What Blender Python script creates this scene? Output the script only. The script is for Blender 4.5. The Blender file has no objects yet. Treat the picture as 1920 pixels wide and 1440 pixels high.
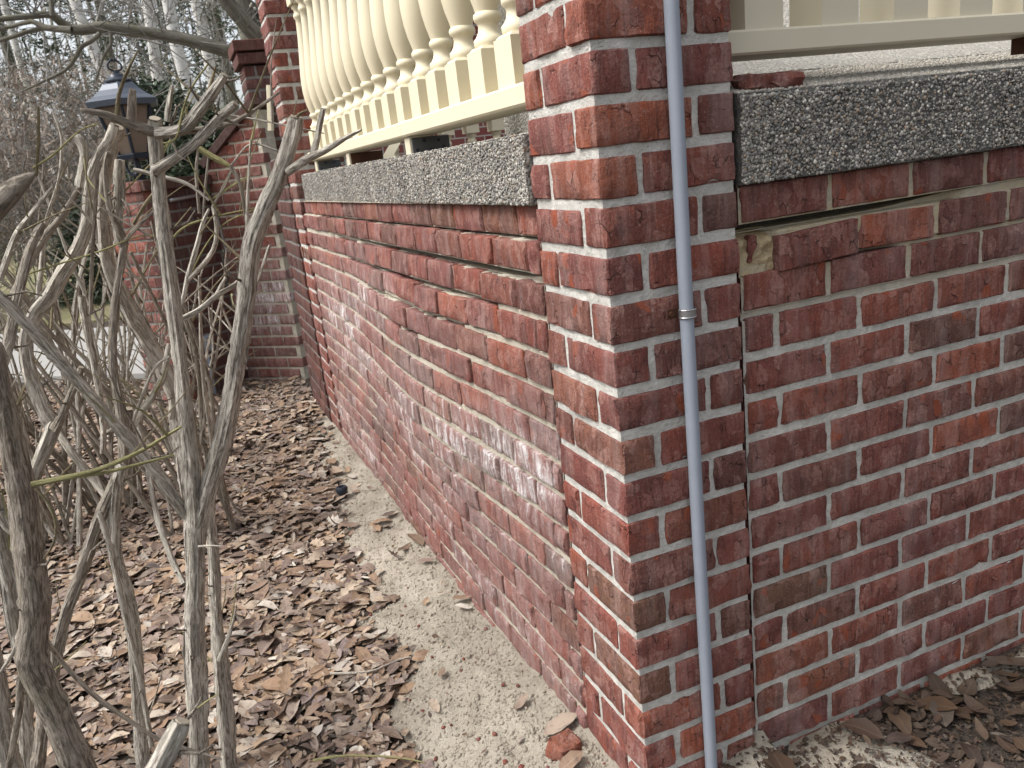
import bpy, bmesh, math, random
import numpy as np
from mathutils import Vector, Matrix, Euler, noise as mnoise

rnd = random.Random(7)
npr = np.random.default_rng(7)
SC = bpy.context.scene
COL = SC.collection

# ------------------------------------------------------------------ camera
CAM_POS = np.array([-0.63983, -1.18121, -0.15444])
CAM_R = np.array([[0.91781889, -0.38126576, -0.11065669],
                  [-0.20267252, -0.21031292, -0.95639549],
                  [0.34136832, 0.90022491, -0.27030126]])   # rows: right, down, forward
cam_d = bpy.data.cameras.new('camera')
cam = bpy.data.objects.new('camera', cam_d); COL.objects.link(cam)
_m = Matrix.Identity(4)
for i in range(3):
    _m[i][0] = CAM_R[0][i]; _m[i][1] = -CAM_R[1][i]; _m[i][2] = -CAM_R[2][i]; _m[i][3] = CAM_POS[i]
cam.matrix_world = _m
cam_d.sensor_width = 36.0; cam_d.lens = 28.088
cam_d.clip_start = 0.02; cam_d.clip_end = 600
cam_d.dof.use_dof = True; cam_d.dof.focus_distance = 1.75; cam_d.dof.aperture_fstop = 11.0
SC.camera = cam

# ------------------------------------------------------------------ overcast sky, weak wide sun, exposure
SUN_EL, SUN_AZ = math.radians(54), math.radians(276)     # azimuth clockwise from +y
w = bpy.data.worlds.new('World'); SC.world = w; w.use_nodes = True
wn = w.node_tree; wn.nodes.clear()
sky = wn.nodes.new('ShaderNodeTexSky'); sky.sky_type = 'NISHITA'; sky.sun_disc = False
sky.sun_elevation = SUN_EL; sky.sun_rotation = SUN_AZ; sky.dust_density = 4.0; sky.air_density = 1.0
hs = wn.nodes.new('ShaderNodeHueSaturation'); hs.inputs['Saturation'].default_value = 0.30
bg = wn.nodes.new('ShaderNodeBackground'); bg.inputs['Strength'].default_value = 0.135
wo = wn.nodes.new('ShaderNodeOutputWorld')
wn.links.new(sky.outputs[0], hs.inputs['Color']); wn.links.new(hs.outputs[0], bg.inputs['Color']); wn.links.new(bg.outputs[0], wo.inputs[0])
sd = bpy.data.lights.new('sun', 'SUN'); sd.energy = 1.6; sd.angle = math.radians(22); sd.color = (1.0, 0.985, 0.965)
sun = bpy.data.objects.new('sun', sd); COL.objects.link(sun)
_sv = Vector((math.sin(SUN_AZ) * math.cos(SUN_EL), math.cos(SUN_AZ) * math.cos(SUN_EL), math.sin(SUN_EL)))
sun.rotation_euler = (-_sv).to_track_quat('-Z', 'Y').to_euler()
SC.view_settings.view_transform = 'Standard'; SC.view_settings.look = 'None'
SC.view_settings.gamma = 1.0; SC.view_settings.exposure = 0.98; SC.view_settings.use_curve_mapping = False
SC.render.engine = 'CYCLES'
SC.cycles.use_denoising = True
SC.cycles.max_bounces = 4; SC.cycles.diffuse_bounces = 3; SC.cycles.transparent_max_bounces = 6

# ------------------------------------------------------------------ helpers
FH = np.array([CAM_R[2][0], CAM_R[2][1], 0.0]); FH /= np.linalg.norm(FH)
F_PX = 28.088 / 36 * 1920
def ray(u, v):
    return np.array([(u - 960) / F_PX, (v - 720) / F_PX, 1.0]) @ CAM_R
def at_depth(u, v, D):
    r = ray(u, v); return CAM_POS + r * (D / (r @ FH))
def on_ground(u, v, z):
    r = ray(u, v); return CAM_POS + r * ((z - CAM_POS[2]) / r[2])

def tag(o, label=None, cat=None, group=None, kind=None):
    if label: o['label'] = label
    if cat: o['category'] = cat
    if group: o['group'] = group
    if kind: o['kind'] = kind
    return o
def empty(name, loc=(0, 0, 0), rz=0.0, parent=None):
    o = bpy.data.objects.new(name, None); COL.objects.link(o)
    o.location = loc; o.rotation_euler = (0, 0, rz); o.empty_display_size = 0.1
    if parent: o.parent = parent
    return o
def link(name, me, mat=None, parent=None, loc=None, rot=None):
    o = bpy.data.objects.new(name, me); COL.objects.link(o)
    if mat is not None and not me.materials: me.materials.append(mat)
    if parent: o.parent = parent
    if loc is not None: o.location = loc
    if rot is not None: o.rotation_euler = rot
    return o
def mesh_from(name, verts, faces, smooth=False, sharp=None):
    me = bpy.data.meshes.new(name)
    me.from_pydata([tuple(map(float, v)) for v in verts], [], faces); me.update()
    if smooth:
        me.shade_smooth()
        if sharp: me.set_sharp_from_angle(angle=math.radians(sharp))
    return me
def fast_mesh(name, V, F, smooth=False):
    """V (n,3), F (m,k) with equal-sized faces"""
    V = np.asarray(V, np.float32); F = np.asarray(F, np.int32)
    me = bpy.data.meshes.new(name); k = F.shape[1]
    me.vertices.add(len(V)); me.vertices.foreach_set('co', V.ravel())
    me.loops.add(F.size); me.loops.foreach_set('vertex_index', F.ravel())
    me.polygons.add(len(F)); me.polygons.foreach_set('loop_start', np.arange(0, F.size, k, dtype=np.int32))
    me.update(calc_edges=True)
    if smooth: me.shade_smooth()
    return me
def local_mesh(o, me):  # shift helper (mesh verts given in world, parent offset removed)
    return o

class MB:
    """collects boxes / rings into one mesh"""
    def __init__(s): s.v = []; s.f = []
    def box(s, c, d, rz=0.0, rot=None, taper=None):
        b = len(s.v); hx, hy, hz = d[0] / 2, d[1] / 2, d[2] / 2
        M = rot if rot is not None else Matrix.Rotation(rz, 3, 'Z')
        for z in (-hz, hz):
            k = 1.0 if (taper is None or z < 0) else taper
            for x, y in ((-hx, -hy), (hx, -hy), (hx, hy), (-hx, hy)):
                p = M @ Vector((x * k, y * k, z)); s.v.append((p.x + c[0], p.y + c[1], p.z + c[2]))
        s.f += [[b + 3, b + 2, b + 1, b], [b + 4, b + 5, b + 6, b + 7]]
        for i in range(4):
            j = (i + 1) % 4; s.f.append([b + i, b + j, b + 4 + j, b + 4 + i])
        return s
    def lathe(s, prof, n=20, c=(0, 0, 0), a0=0.0, caps=True):
        b = len(s.v)
        for r, z in prof:
            for i in range(n):
                a = a0 + 2 * math.pi * i / n; s.v.append((c[0] + r * math.cos(a), c[1] + r * math.sin(a), c[2] + z))
        for k in range(len(prof) - 1):
            for i in range(n):
                j = (i + 1) % n; s.f.append([b + k * n + i, b + k * n + j, b + (k + 1) * n + j, b + (k + 1) * n + i])
        if caps:
            s.f.append([b + i for i in range(n)][::-1]); s.f.append([b + (len(prof) - 1) * n + i for i in range(n)])
        return s
    def tube(s, pts, rad, n=8):
        V, F = sweep(pts, rad, n); b = len(s.v)
        s.v += [tuple(p) for p in V]; s.f += [[b + i for i in f] for f in F]; return s
    def build(s, name, mat, parent=None, smooth=False, sharp=None, bevel=0.0):
        me = mesh_from(name, s.v, s.f, smooth, sharp)
        if bevel > 0:
            bm = bmesh.new(); bm.from_mesh(me)
            bmesh.ops.bevel(bm, geom=list(bm.edges), offset=bevel, segments=1, affect='EDGES', clamp_overlap=True)
            bm.to_mesh(me); bm.free()
        return link(name, me, mat, parent)

def frames(P):
    P = np.asarray(P, float); n = len(P)
    T = np.gradient(P, axis=0); T /= np.linalg.norm(T, axis=1)[:, None] + 1e-12
    ref = np.array([0, 0, 1.0]) if abs(T[0][2]) < 0.9 else np.array([1.0, 0, 0])
    N = np.zeros_like(P); B = np.zeros_like(P)
    v = np.cross(T[0], ref); v /= np.linalg.norm(v)
    for i in range(n):
        v = v - T[i] * (v @ T[i]); v /= np.linalg.norm(v) + 1e-12
        N[i] = v; B[i] = np.cross(T[i], v)
    return T, N, B
def sweep(P, rad, n):
    P = np.asarray(P, float); m = len(P)
    rad = np.full(m, rad) if np.isscalar(rad) else np.asarray(rad)
    T, N, B = frames(P); a = np.arange(n) * 2 * np.pi / n
    V = P[:, None, :] + rad[:, None, None] * (np.cos(a)[None, :, None] * N[:, None, :] + np.sin(a)[None, :, None] * B[:, None, :])
    V = V.reshape(-1, 3); F = []
    for k in range(m - 1):
        for i in range(n):
            j = (i + 1) % n; F.append([k * n + i, k * n + j, (k + 1) * n + j, (k + 1) * n + i])
    F.append(list(range(n))[::-1]); F.append([(m - 1) * n + i for i in range(n)])
    return V, F
def catmull(P, step):
    P = np.asarray(P, float)
    if len(P) == 2:
        n = max(2, int(np.linalg.norm(P[1, :3] - P[0, :3]) / step)); return P[0] + (P[1] - P[0]) * np.linspace(0, 1, n + 1)[:, None]
    Q = np.vstack([2 * P[0] - P[1], P, 2 * P[-1] - P[-2]]); out = []
    for i in range(1, len(Q) - 2):
        n = max(2, int(np.linalg.norm(Q[i + 1, :3] - Q[i, :3]) / step))
        for t in np.linspace(0, 1, n, endpoint=False):
            a, b, c, d = Q[i - 1], Q[i], Q[i + 1], Q[i + 2]
            out.append(0.5 * (2 * b + (c - a) * t + (2 * a - 5 * b + 4 * c - d) * t * t + (3 * b - 3 * c + d - a) * t ** 3))
    out.append(P[-1]); return np.array(out)

# ------------------------------------------------------------------ materials
class NT:
    def __init__(s, name):
        s.m = bpy.data.materials.new(name); s.m.use_nodes = True; s.t = s.m.node_tree; s.t.nodes.clear()
        s.out = s.t.nodes.new('ShaderNodeOutputMaterial')
        s.p = s.t.nodes.new('ShaderNodeBsdfPrincipled'); s.t.links.new(s.p.outputs[0], s.out.inputs[0])
        s.p.inputs['Roughness'].default_value = 0.9
        s.p.inputs['Specular IOR Level'].default_value = 0.25
    def n(s, typ, **kw):
        nd = s.t.nodes.new('ShaderNode' + typ)
        for k, v in kw.items():
            if hasattr(nd, k) and not (k in nd.inputs): setattr(nd, k, v)
            else: s.set(nd, k, v)
        return nd
    def set(s, nd, k, v):
        i = nd.inputs[k] if not isinstance(k, int) else nd.inputs[k]
        if isinstance(v, bpy.types.NodeSocket): s.t.links.new(v, i)
        else: i.default_value = v
    def math(s, op, a, b=None, c=None, clamp=False):
        nd = s.t.nodes.new('ShaderNodeMath'); nd.operation = op; nd.use_clamp = clamp
        s.set(nd, 0, a)
        if b is not None: s.set(nd, 1, b)
        if c is not None: s.set(nd, 2, c)
        return nd.outputs[0]
    def vmath(s, op, a, b):
        nd = s.t.nodes.new('ShaderNodeVectorMath'); nd.operation = op; s.set(nd, 0, a); s.set(nd, 1, b); return nd.outputs[0]
    def mix(s, f, a, b, mode='MIX'):
        nd = s.t.nodes.new('ShaderNodeMix'); nd.data_type = 'RGBA'; nd.blend_type = mode; nd.clamp_factor = True
        s.set(nd, 0, f); s.set(nd, 6, a if not isinstance(a, tuple) else (*a[:3], 1)); s.set(nd, 7, b if not isinstance(b, tuple) else (*b[:3], 1))
        return nd.outputs[2]
    def ramp(s, f, stops, const=False):
        nd = s.t.nodes.new('ShaderNodeValToRGB'); cr = nd.color_ramp
        if const: cr.interpolation = 'CONSTANT'
        while len(cr.elements) < len(stops): cr.elements.new(0.5)
        for e, (p, c) in zip(cr.elements, stops):
            e.position = p; e.color = (*c, 1) if isinstance(c, tuple) else (c, c, c, 1)
        s.set(nd, 0, f); return nd.outputs[0]
    def noise(s, vec, scale, detail=3, rough=0.55, dist=0.0):
        nd = s.n('TexNoise'); s.set(nd, 'Scale', scale); s.set(nd, 'Detail', detail); s.set(nd, 'Roughness', rough); s.set(nd, 'Distortion', dist)
        if vec is not None: s.set(nd, 'Vector', vec)
        return nd.outputs[0]
    def remap(s, x, a, b, c=0.0, d=1.0):
        nd = s.t.nodes.new('ShaderNodeMapRange'); nd.clamp = True
        for i, v in enumerate((x, a, b, c, d)): s.set(nd, i, v)
        return nd.outputs[0]
    def bump(s, h, strength=1.0, dist=0.002, normal=None):
        nd = s.n('Bump'); s.set(nd, 'Strength', strength); s.set(nd, 'Distance', dist); s.set(nd, 'Height', h)
        if normal is not None: s.set(nd, 'Normal', normal)
        return nd.outputs[0]
    def rand(s):
        oi = s.n('ObjectInfo'); ge = s.n('NewGeometry')
        return s.math('FRACT', s.math('ADD', oi.outputs['Random'], ge.outputs['Random Per Island']))
    def done(s, color=None, rough=None, normal=None, metal=None):
        if color is not None: s.set(s.p, 'Base Color', color if not isinstance(color, tuple) else (*color[:3], 1))
        if rough is not None: s.set(s.p, 'Roughness', rough)
        if normal is not None: s.set(s.p, 'Normal', normal)
        if metal is not None: s.set(s.p, 'Metallic', metal)
        return s.m

def brick_mat(name, eff=0.0, dull=0.0):
    m = NT(name); r = m.rand()
    tc = m.n('TexCoord').outputs['Object']
    off = m.n('CombineXYZ'); m.set(off, 0, m.math('MULTIPLY', r, 37.3)); m.set(off, 1, m.math('MULTIPLY', r, 91.7)); m.set(off, 2, m.math('MULTIPLY', r, 53.9))
    v = m.vmath('ADD', tc, off.outputs[0])
    base = m.ramp(r, [(0.0, (0.215, 0.062, 0.044)), (0.11, (0.135, 0.055, 0.044)), (0.21, (0.245, 0.068, 0.044)), (0.31, (0.112, 0.062, 0.047)), (0.41, (0.205, 0.064, 0.048)),
                      (0.51, (0.165, 0.055, 0.046)), (0.61, (0.290, 0.082, 0.044)), (0.69, (0.150, 0.078, 0.050)), (0.79, (0.235, 0.065, 0.044)), (0.90, (0.180, 0.062, 0.050)), (1.0, (0.215, 0.062, 0.044))])
    # flaky skin patches, upright strips of the extruded face
    wob = m.n('TexNoise'); m.set(wob, 'Scale', 48.0); m.set(wob, 'Detail', 3.0); m.set(wob, 'Vector', v)
    wv = m.vmath('ADD', v, m.vmath('MULTIPLY', m.vmath('SUBTRACT', wob.outputs[1], (0.5, 0.5, 0.5)), (0.012, 0.012, 0.030)))
    cv = m.vmath('MULTIPLY', wv, (44.0, 44.0, 30.0))
    vo = m.n('TexVoronoi'); m.set(vo, 'Scale', 1.0); m.set(vo, 'Randomness', 0.8); m.set(vo, 'Vector', cv)
    ve = m.n('TexVoronoi'); ve.feature = 'DISTANCE_TO_EDGE'; m.set(ve, 'Scale', 1.0); m.set(ve, 'Randomness', 0.8); m.set(ve, 'Vector', cv)
    sep = m.n('SeparateColor'); m.set(sep, 0, vo.outputs['Color'])
    patch = m.remap(sep.outputs[0], 0.58, 0.64)
    tone = sep.outputs[1]
    streak = m.noise(m.vmath('MULTIPLY', v, (120.0, 120.0, 9.0)), 1.0, 3)
    fine = m.noise(v, 250.0, 3, 0.85)
    grit = m.noise(v, 120.0, 4, 0.75)
    big = m.noise(v, 16.0, 3)
    crack = m.math('MULTIPLY', m.remap(ve.outputs['Distance'], 0.0, 0.035, 1.0, 0.0), m.remap(m.noise(v, 33.0, 2), 0.56, 0.66))
    col = m.mix(m.math('MULTIPLY', m.remap(big, 0.40, 0.75), 0.45), base, (0.085, 0.036, 0.031))
    sandy = m.math('MULTIPLY', m.math('MULTIPLY', patch, m.math('MULTIPLY_ADD', tone, 0.75, 0.25)), m.remap(grit, 0.40, 0.60, 0.15, 1.0))
    col = m.mix(m.math('MULTIPLY', sandy, 0.58), col, (0.37, 0.215, 0.18))
    pit = m.math('MULTIPLY', m.remap(sep.outputs[0], 0.26, 0.24), m.math('MULTIPLY_ADD', tone, 0.30, 0.10))
    col = m.mix(pit, col, (0.085, 0.034, 0.030))
    col = m.mix(m.math('MULTIPLY', m.remap(streak, 0.57, 0.66), 0.50), col, (0.060, 0.026, 0.022))
    col = m.mix(m.math('MULTIPLY', m.remap(streak, 0.42, 0.33), 0.22), col, (0.36, 0.20, 0.165))
    col = m.mix(m.math('MULTIPLY', m.remap(fine, 0.58, 0.70), 0.50), col, (0.50, 0.38, 0.34))
    col = m.mix(m.math('MULTIPLY', m.remap(grit, 0.36, 0.22), 0.6), col, (0.035, 0.018, 0.016))
    col = m.mix(m.math('MULTIPLY', crack, 0.6), col, (0.030, 0.014, 0.012))
    # orange raw clay where the skin is gone
    raw = m.math('MULTIPLY', m.remap(sep.outputs[2], 0.955, 0.965), m.remap(big, 0.46, 0.50))
    col = m.mix(m.math('MULTIPLY', raw, 0.75), col, (0.26, 0.062, 0.028))
    # light dusty wash, running down
    pos = m.n('NewGeometry').outputs['Position']
    dn = m.noise(m.vmath('MULTIPLY', pos, (22.0, 22.0, 3.0)), 1.0, 4, 0.6)
    wash = m.math('MULTIPLY', m.remap(dn, 0.48, 0.70), 0.24)
    if eff > 0:
        sp = m.n('SeparateXYZ'); m.set(sp, 0, pos); y, z = sp.outputs[1], sp.outputs[2]
        def blob(cy, cz, sy, sz, amp):
            a = m.math('POWER', m.math('DIVIDE', m.math('SUBTRACT', y, cy), sy), 2.0)
            b = m.math('POWER', m.math('DIVIDE', m.math('SUBTRACT', z, cz), sz), 2.0)
            return m.math('MULTIPLY', m.math('EXPONENT', m.math('MULTIPLY', m.math('ADD', a, b), -1.0)), amp)
        reg = m.math('ADD', blob(0.50, -0.88, 0.30, 0.12, 1.15), blob(1.75, -0.56, 0.40, 0.11, 0.8))
        reg = m.math('ADD', reg, m.math('ADD', blob(2.5, -0.80, 0.55, 0.30, 0.75), blob(1.15, -0.98, 0.55, 0.22, 0.62)))
        reg = m.math('ADD', reg, m.math('ADD', blob(2.7, -1.38, 0.5, 0.12, 0.8), blob(4.9, -1.0, 0.7, 0.2, 1.0)))
        reg = m.math('ADD', reg, m.math('ADD', blob(0.7, -1.38, 0.5, 0.14, 0.45), m.math('MULTIPLY', m.math('MULTIPLY', m.remap(z, -0.45, -0.75), m.remap(z, -1.55, -1.2, 0.55, 1.0)), m.remap(m.noise(m.vmath('MULTIPLY', pos, (1.0, 2.2, 6.0)), 1.0, 3), 0.34, 0.66, 0.05, 0.52))))
        r2 = m.math('FRACT', m.math('MULTIPLY', r, 7.31))
        reg = m.math('MULTIPLY', reg, m.remap(r2, 0.1, 0.9, 0.55, 1.10), clamp=True)
        st = m.noise(m.vmath('MULTIPLY', pos, (38.0, 38.0, 7.0)), 1.0, 5, 0.7)
        bl = m.noise(pos, 60.0, 4, 0.75)
        e1 = m.math('MULTIPLY', reg, m.remap(st, 0.36, 0.60, 0.15, 1.0), clamp=True)
        col = m.mix(m.math('MULTIPLY', e1, 0.62 * eff), col, (0.56, 0.48, 0.46))
        th = m.math('SUBTRACT', 0.735, m.math('MULTIPLY', reg, 0.205))
        sb = m.math('MULTIPLY_ADD', bl, 0.30, m.math('MULTIPLY', st, 0.70))
        hard = m.remap(m.math('SUBTRACT', sb, th), -0.06, 0.11)
        hard = m.math('MULTIPLY', hard, m.remap(reg, 0.1, 0.3))
        col = m.mix(m.math('MULTIPLY', hard, 0.9 * eff), col, (0.84, 0.83, 0.83))
    col = m.mix(wash, col, (0.42, 0.34, 0.32))
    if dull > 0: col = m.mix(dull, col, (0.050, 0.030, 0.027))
    h = m.math('ADD', m.math('MULTIPLY', patch, m.math('MULTIPLY_ADD', tone, 1.0, 0.8)), m.math('ADD', m.math('MULTIPLY', grit, 0.9), m.math('MULTIPLY', streak, 0.9)))
    h = m.math('SUBTRACT', h, m.math('MULTIPLY', crack, 0.8))
    nm = m.bump(h, 1.0, 0.0055)
    return m.done(col, 0.88, nm)

def mortar_mat(name, c1, c2, dark=(0.12, 0.11, 0.09), yellow=False):
    m = NT(name); pos = m.n('NewGeometry').outputs['Position']
    a = m.noise(pos, 28.0, 4, 0.6); b = m.noise(pos, 190.0, 4, 0.8); c = m.noise(pos, 90.0, 3, 0.6)
    col = m.mix(m.remap(a, 0.35, 0.7), c1, c2)
    col = m.mix(m.math('MULTIPLY', m.remap(b, 0.58, 0.72), 0.5), col, dark)
    col = m.mix(m.math('MULTIPLY', m.remap(a, 0.66, 0.8), 0.25), col, (0.19, 0.18, 0.13))
    d2 = m.noise(pos, 7.0, 4, 0.65)
    col = m.mix(m.math('MULTIPLY', m.remap(d2, 0.50, 0.70), 0.35), col, tuple(x * 0.5 for x in c1))
    if yellow:
        sp = m.n('SeparateXYZ'); m.set(sp, 0, pos); col = m.mix(m.math('MULTIPLY', m.remap(sp.outputs[2], -0.56, -0.40), m.remap(a, 0.30, 0.60, 0.3, 0.85)), col, (0.42, 0.34, 0.20))
    h = m.math('ADD', m.math('MULTIPLY', b, 0.5), c)
    return m.done(col, 0.95, m.bump(h, 1.0, 0.006))

def pebble_mat(name, light=0.24):
    m = NT(name); r = m.rand(); pos = m.n('NewGeometry').outputs['Position']
    col = m.ramp(r, [(0.0, (0.030, 0.032, 0.036)), (0.14, (0.17, 0.165, 0.15)), (0.26, (0.055, 0.058, 0.064)), (0.36, (0.31, 0.295, 0.26)),
                     (0.46, (0.10, 0.10, 0.10)), (0.55, (0.21, 0.19, 0.155)), (0.65, (0.035, 0.042, 0.062)), (0.72, (0.43, 0.41, 0.37)),
                     (0.80, (0.24, 0.16, 0.10)), (0.86, (0.13, 0.13, 0.13)), (0.94, (0.52, 0.49, 0.44))], const=True)
    d = m.noise(pos, 9.0, 3)
    col = m.mix(m.math('MULTIPLY', m.remap(d, 0.5, 0.7), 0.3), col, (0.06, 0.06, 0.055))
    col = m.mix(light, col, (0.50, 0.46, 0.39))
    return m.done(col, 0.55, m.bump(m.noise(pos, 600.0, 2), 0.25, 0.001))
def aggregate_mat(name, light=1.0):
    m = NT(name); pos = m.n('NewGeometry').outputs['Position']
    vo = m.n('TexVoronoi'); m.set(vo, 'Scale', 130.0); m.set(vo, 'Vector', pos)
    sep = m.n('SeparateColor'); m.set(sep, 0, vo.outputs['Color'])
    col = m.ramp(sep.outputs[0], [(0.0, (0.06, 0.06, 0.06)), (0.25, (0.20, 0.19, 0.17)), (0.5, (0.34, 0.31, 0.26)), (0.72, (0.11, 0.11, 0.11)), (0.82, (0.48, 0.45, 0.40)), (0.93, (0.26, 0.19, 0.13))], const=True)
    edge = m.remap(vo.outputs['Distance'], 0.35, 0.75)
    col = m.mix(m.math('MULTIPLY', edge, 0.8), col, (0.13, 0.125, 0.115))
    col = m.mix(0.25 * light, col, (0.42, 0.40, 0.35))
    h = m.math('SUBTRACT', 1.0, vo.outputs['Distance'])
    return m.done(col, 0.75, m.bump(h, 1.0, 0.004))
def paint_mat(name, c, wear=0.3):
    m = NT(name); tc = m.n('NewGeometry').outputs['Position']
    n1 = m.noise(tc, 7.0, 4); n2 = m.noise(m.vmath('MULTIPLY', tc, (60.0, 60.0, 8.0)), 1.0, 3)
    col = m.mix(m.math('MULTIPLY', m.remap(n1, 0.45, 0.75), 0.35 * wear), c, (0.55, 0.47, 0.33))
    crack = m.math('MULTIPLY', m.remap(n2, 0.70, 0.73), m.remap(n1, 0.5, 0.62))
    col = m.mix(m.math('MULTIPLY', crack, wear), col, (0.22, 0.16, 0.09))
    return m.done(col, 0.5, m.bump(m.noise(tc, 90.0, 2), 0.12, 0.001))
def plain_mat(name, c, rough=0.6, metal=0.0, nscale=40.0, vary=0.25, bump=0.2, dist=0.001):
    m = NT(name); pos = m.n('NewGeometry').outputs['Position']
    n1 = m.noise(pos, nscale, 4)
    col = m.mix(m.math('MULTIPLY', n1, vary), c, tuple(x * 0.35 for x in c))
    return m.done(col, rough, m.bump(n1, bump, dist), metal)
def bark_mat(name, light, dark, green=0.25, k=170.0):
    m = NT(name); at = m.n('Attribute'); at.attribute_name = 'stem'; v = at.outputs['Vector']
    oi = m.n('ObjectInfo').outputs['Random']
    f = m.noise(m.vmath('MULTIPLY', v, (k, k, k * 0.13)), 1.0, 4, 0.65, 0.9)
    g = m.noise(m.vmath('MULTIPLY', v, (k * 3, k * 3, k * 0.5)), 1.0, 3, 0.7)
    b = m.noise(v, 11.0, 3)
    p = m.noise(m.vmath('MULTIPLY', v, (40.0, 40.0, 22.0)), 1.0, 3, 0.6)
    col = m.mix(m.remap(f, 0.40, 0.58), dark, light)
    col = m.mix(m.math('MULTIPLY', m.remap(b, 0.48, 0.7), green), col, (0.135, 0.130, 0.055))
    col = m.mix(m.math('MULTIPLY', m.remap(p, 0.54, 0.68), 0.45), col, tuple(x * 0.45 for x in light))
    col = m.mix(m.math('MULTIPLY', m.remap(g, 0.55, 0.70), 0.5), col, tuple(min(1, x * 1.6) for x in light))
    col = m.mix(m.math('MULTIPLY', oi, 0.35), col, tuple(x * 0.6 for x in light))
    h = m.math('ADD', f, m.math('MULTIPLY', g, 0.30))
    return m.done(col, 0.92, m.bump(h, 1.0, 0.0055))
def leaf_mat(name, stops, rough=0.62, veins=0.0):
    m = NT(name); r = m.rand(); pos = m.n('NewGeometry').outputs['Position']
    col = m.ramp(r, stops)
    n1 = m.noise(pos, 60.0, 4, 0.65); n2 = m.noise(pos, 3.0, 3)
    col = m.mix(m.math('MULTIPLY', m.remap(n1, 0.5, 0.70), 0.6), col, (0.050, 0.034, 0.027))
    col = m.mix(m.math('MULTIPLY', m.remap(n2, 0.48, 0.70), 0.45), col, (0.095, 0.075, 0.072))
    if veins > 0:
     at = m.n('Attribute'); at.attribute_name = 'leaf'; sx_ = m.n('SeparateXYZ'); m.set(sx_, 0, at.outputs['Vector'])
     ay = m.math('ABSOLUTE', sx_.outputs[1])
     rib = m.remap(ay, 0.010, 0.030, 1.0, 0.0)
     vein = m.math('ABSOLUTE', m.math('SUBTRACT', m.math('FRACT', m.math('MULTIPLY', m.math('SUBTRACT', sx_.outputs[0], m.math('MULTIPLY', ay, 0.7)), 9.0)), 0.5))
     vein = m.remap(vein, 0.05, 0.14, 1.0, 0.0)
     col = m.mix(m.math('MULTIPLY', m.math('MAXIMUM', rib, m.math('MULTIPLY', vein, 0.4)), veins), col, (0.36, 0.29, 0.22))
    m.set(m.p, 'Specular IOR Level', 0.22)
    return m.done(col, m.remap(n2, 0.3, 0.7, rough - 0.12, rough + 0.2), m.bump(n1, 0.4, 0.002))

M = {}
M['brick'] = brick_mat('brick_clay')
M['brick_eff'] = brick_mat('brick_clay_with_salts', eff=1.0)
M['brick_dull'] = brick_mat('brick_clay_dull', eff=0.0, dull=0.66)  # same clay brick mixed toward a dark brown
M['mortar'] = mortar_mat('mortar_grey', (0.43, 0.415, 0.375), (0.66, 0.64, 0.59))
M['mortar_right'] = mortar_mat('mortar_grey_yellowed', (0.42, 0.405, 0.36), (0.64, 0.615, 0.56), yellow=True)
M['mortar_dull'] = mortar_mat('mortar_grey_dull', (0.15, 0.14, 0.125), (0.25, 0.235, 0.21))  # darker mortar to go with the dull brick
M['mortar_yellow'] = mortar_mat('mortar_crumbling', (0.38, 0.285, 0.16), (0.54, 0.44, 0.285))
M['mortar_tan'] = mortar_mat('mortar_sandy', (0.42, 0.375, 0.295), (0.60, 0.55, 0.45))
M['mortar_dark'] = mortar_mat('mortar_core', (0.10, 0.09, 0.075), (0.16, 0.14, 0.11))
M['pebble'] = pebble_mat('exposed_pebbles')
M['pebble_toplit'] = pebble_mat('toplit_pebbles', 0.55)  # pebble colours lightened to paint the slope as lit
M['cement'] = mortar_mat('cement_matrix', (0.085, 0.083, 0.078), (0.15, 0.145, 0.13))
M['agg'] = aggregate_mat('exposed_aggregate')
M['agg_toplit'] = aggregate_mat('toplit_aggregate', 2.2)  # aggregate made paler in colour, as if lit from above
M['cream'] = paint_mat('cream_paint', (0.68, 0.61, 0.44))
M['cream_old'] = paint_mat('cream_paint_worn', (0.58, 0.53, 0.405), 0.9)
M['pvc'] = plain_mat('grey_pvc', (0.30, 0.33, 0.38), 0.5, 0, 18, 0.30, 0.12)
M['zinc'] = plain_mat('zinc_metal', (0.42, 0.42, 0.42), 0.38, 0.85, 60, 0.3, 0.2)
M['rust'] = plain_mat('rusty_steel', (0.11, 0.05, 0.03), 0.8, 0.3, 90, 0.6, 0.5)
M['steel_dark'] = plain_mat('dark_painted_steel', (0.13, 0.135, 0.14), 0.5, 0.4, 80, 0.5, 0.3)
M['lampblack'] = plain_mat('black_lamp_metal', (0.030, 0.037, 0.050), 0.32, 0.2, 40, 0.3, 0.2)
M['roofmetal'] = plain_mat('sky_toned_lamp_roof', (0.085, 0.10, 0.125), 0.38, 0.1, 40, 0.3, 0.2)  # blue-grey base colour stands in for sky reflected on the roof
M['amber'] = plain_mat('amber_glass', (0.20, 0.155, 0.118), 0.25, 0, 12, 0.25, 0.1)
M['bark'] = bark_mat('shrub_bark', (0.52, 0.48, 0.41), (0.150, 0.126, 0.102))
M['bark_dark'] = bark_mat('shrub_bark_dark', (0.34, 0.295, 0.24), (0.085, 0.067, 0.053), 0.3)
M['bark_pale'] = bark_mat('shrub_bark_pale', (0.56, 0.51, 0.43), (0.16, 0.135, 0.105), 0.12)
M['wing'] = bark_mat('corky_wing', (0.44, 0.41, 0.36), (0.16, 0.135, 0.11), 0.1, 160.0)
M['twig'] = bark_mat('shrub_twig', (0.27, 0.225, 0.14), (0.12, 0.095, 0.055), 0.5, 300.0)
M['shoot'] = bark_mat('green_shoot', (0.34, 0.31, 0.15), (0.20, 0.185, 0.085), 0.25, 300.0)
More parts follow.
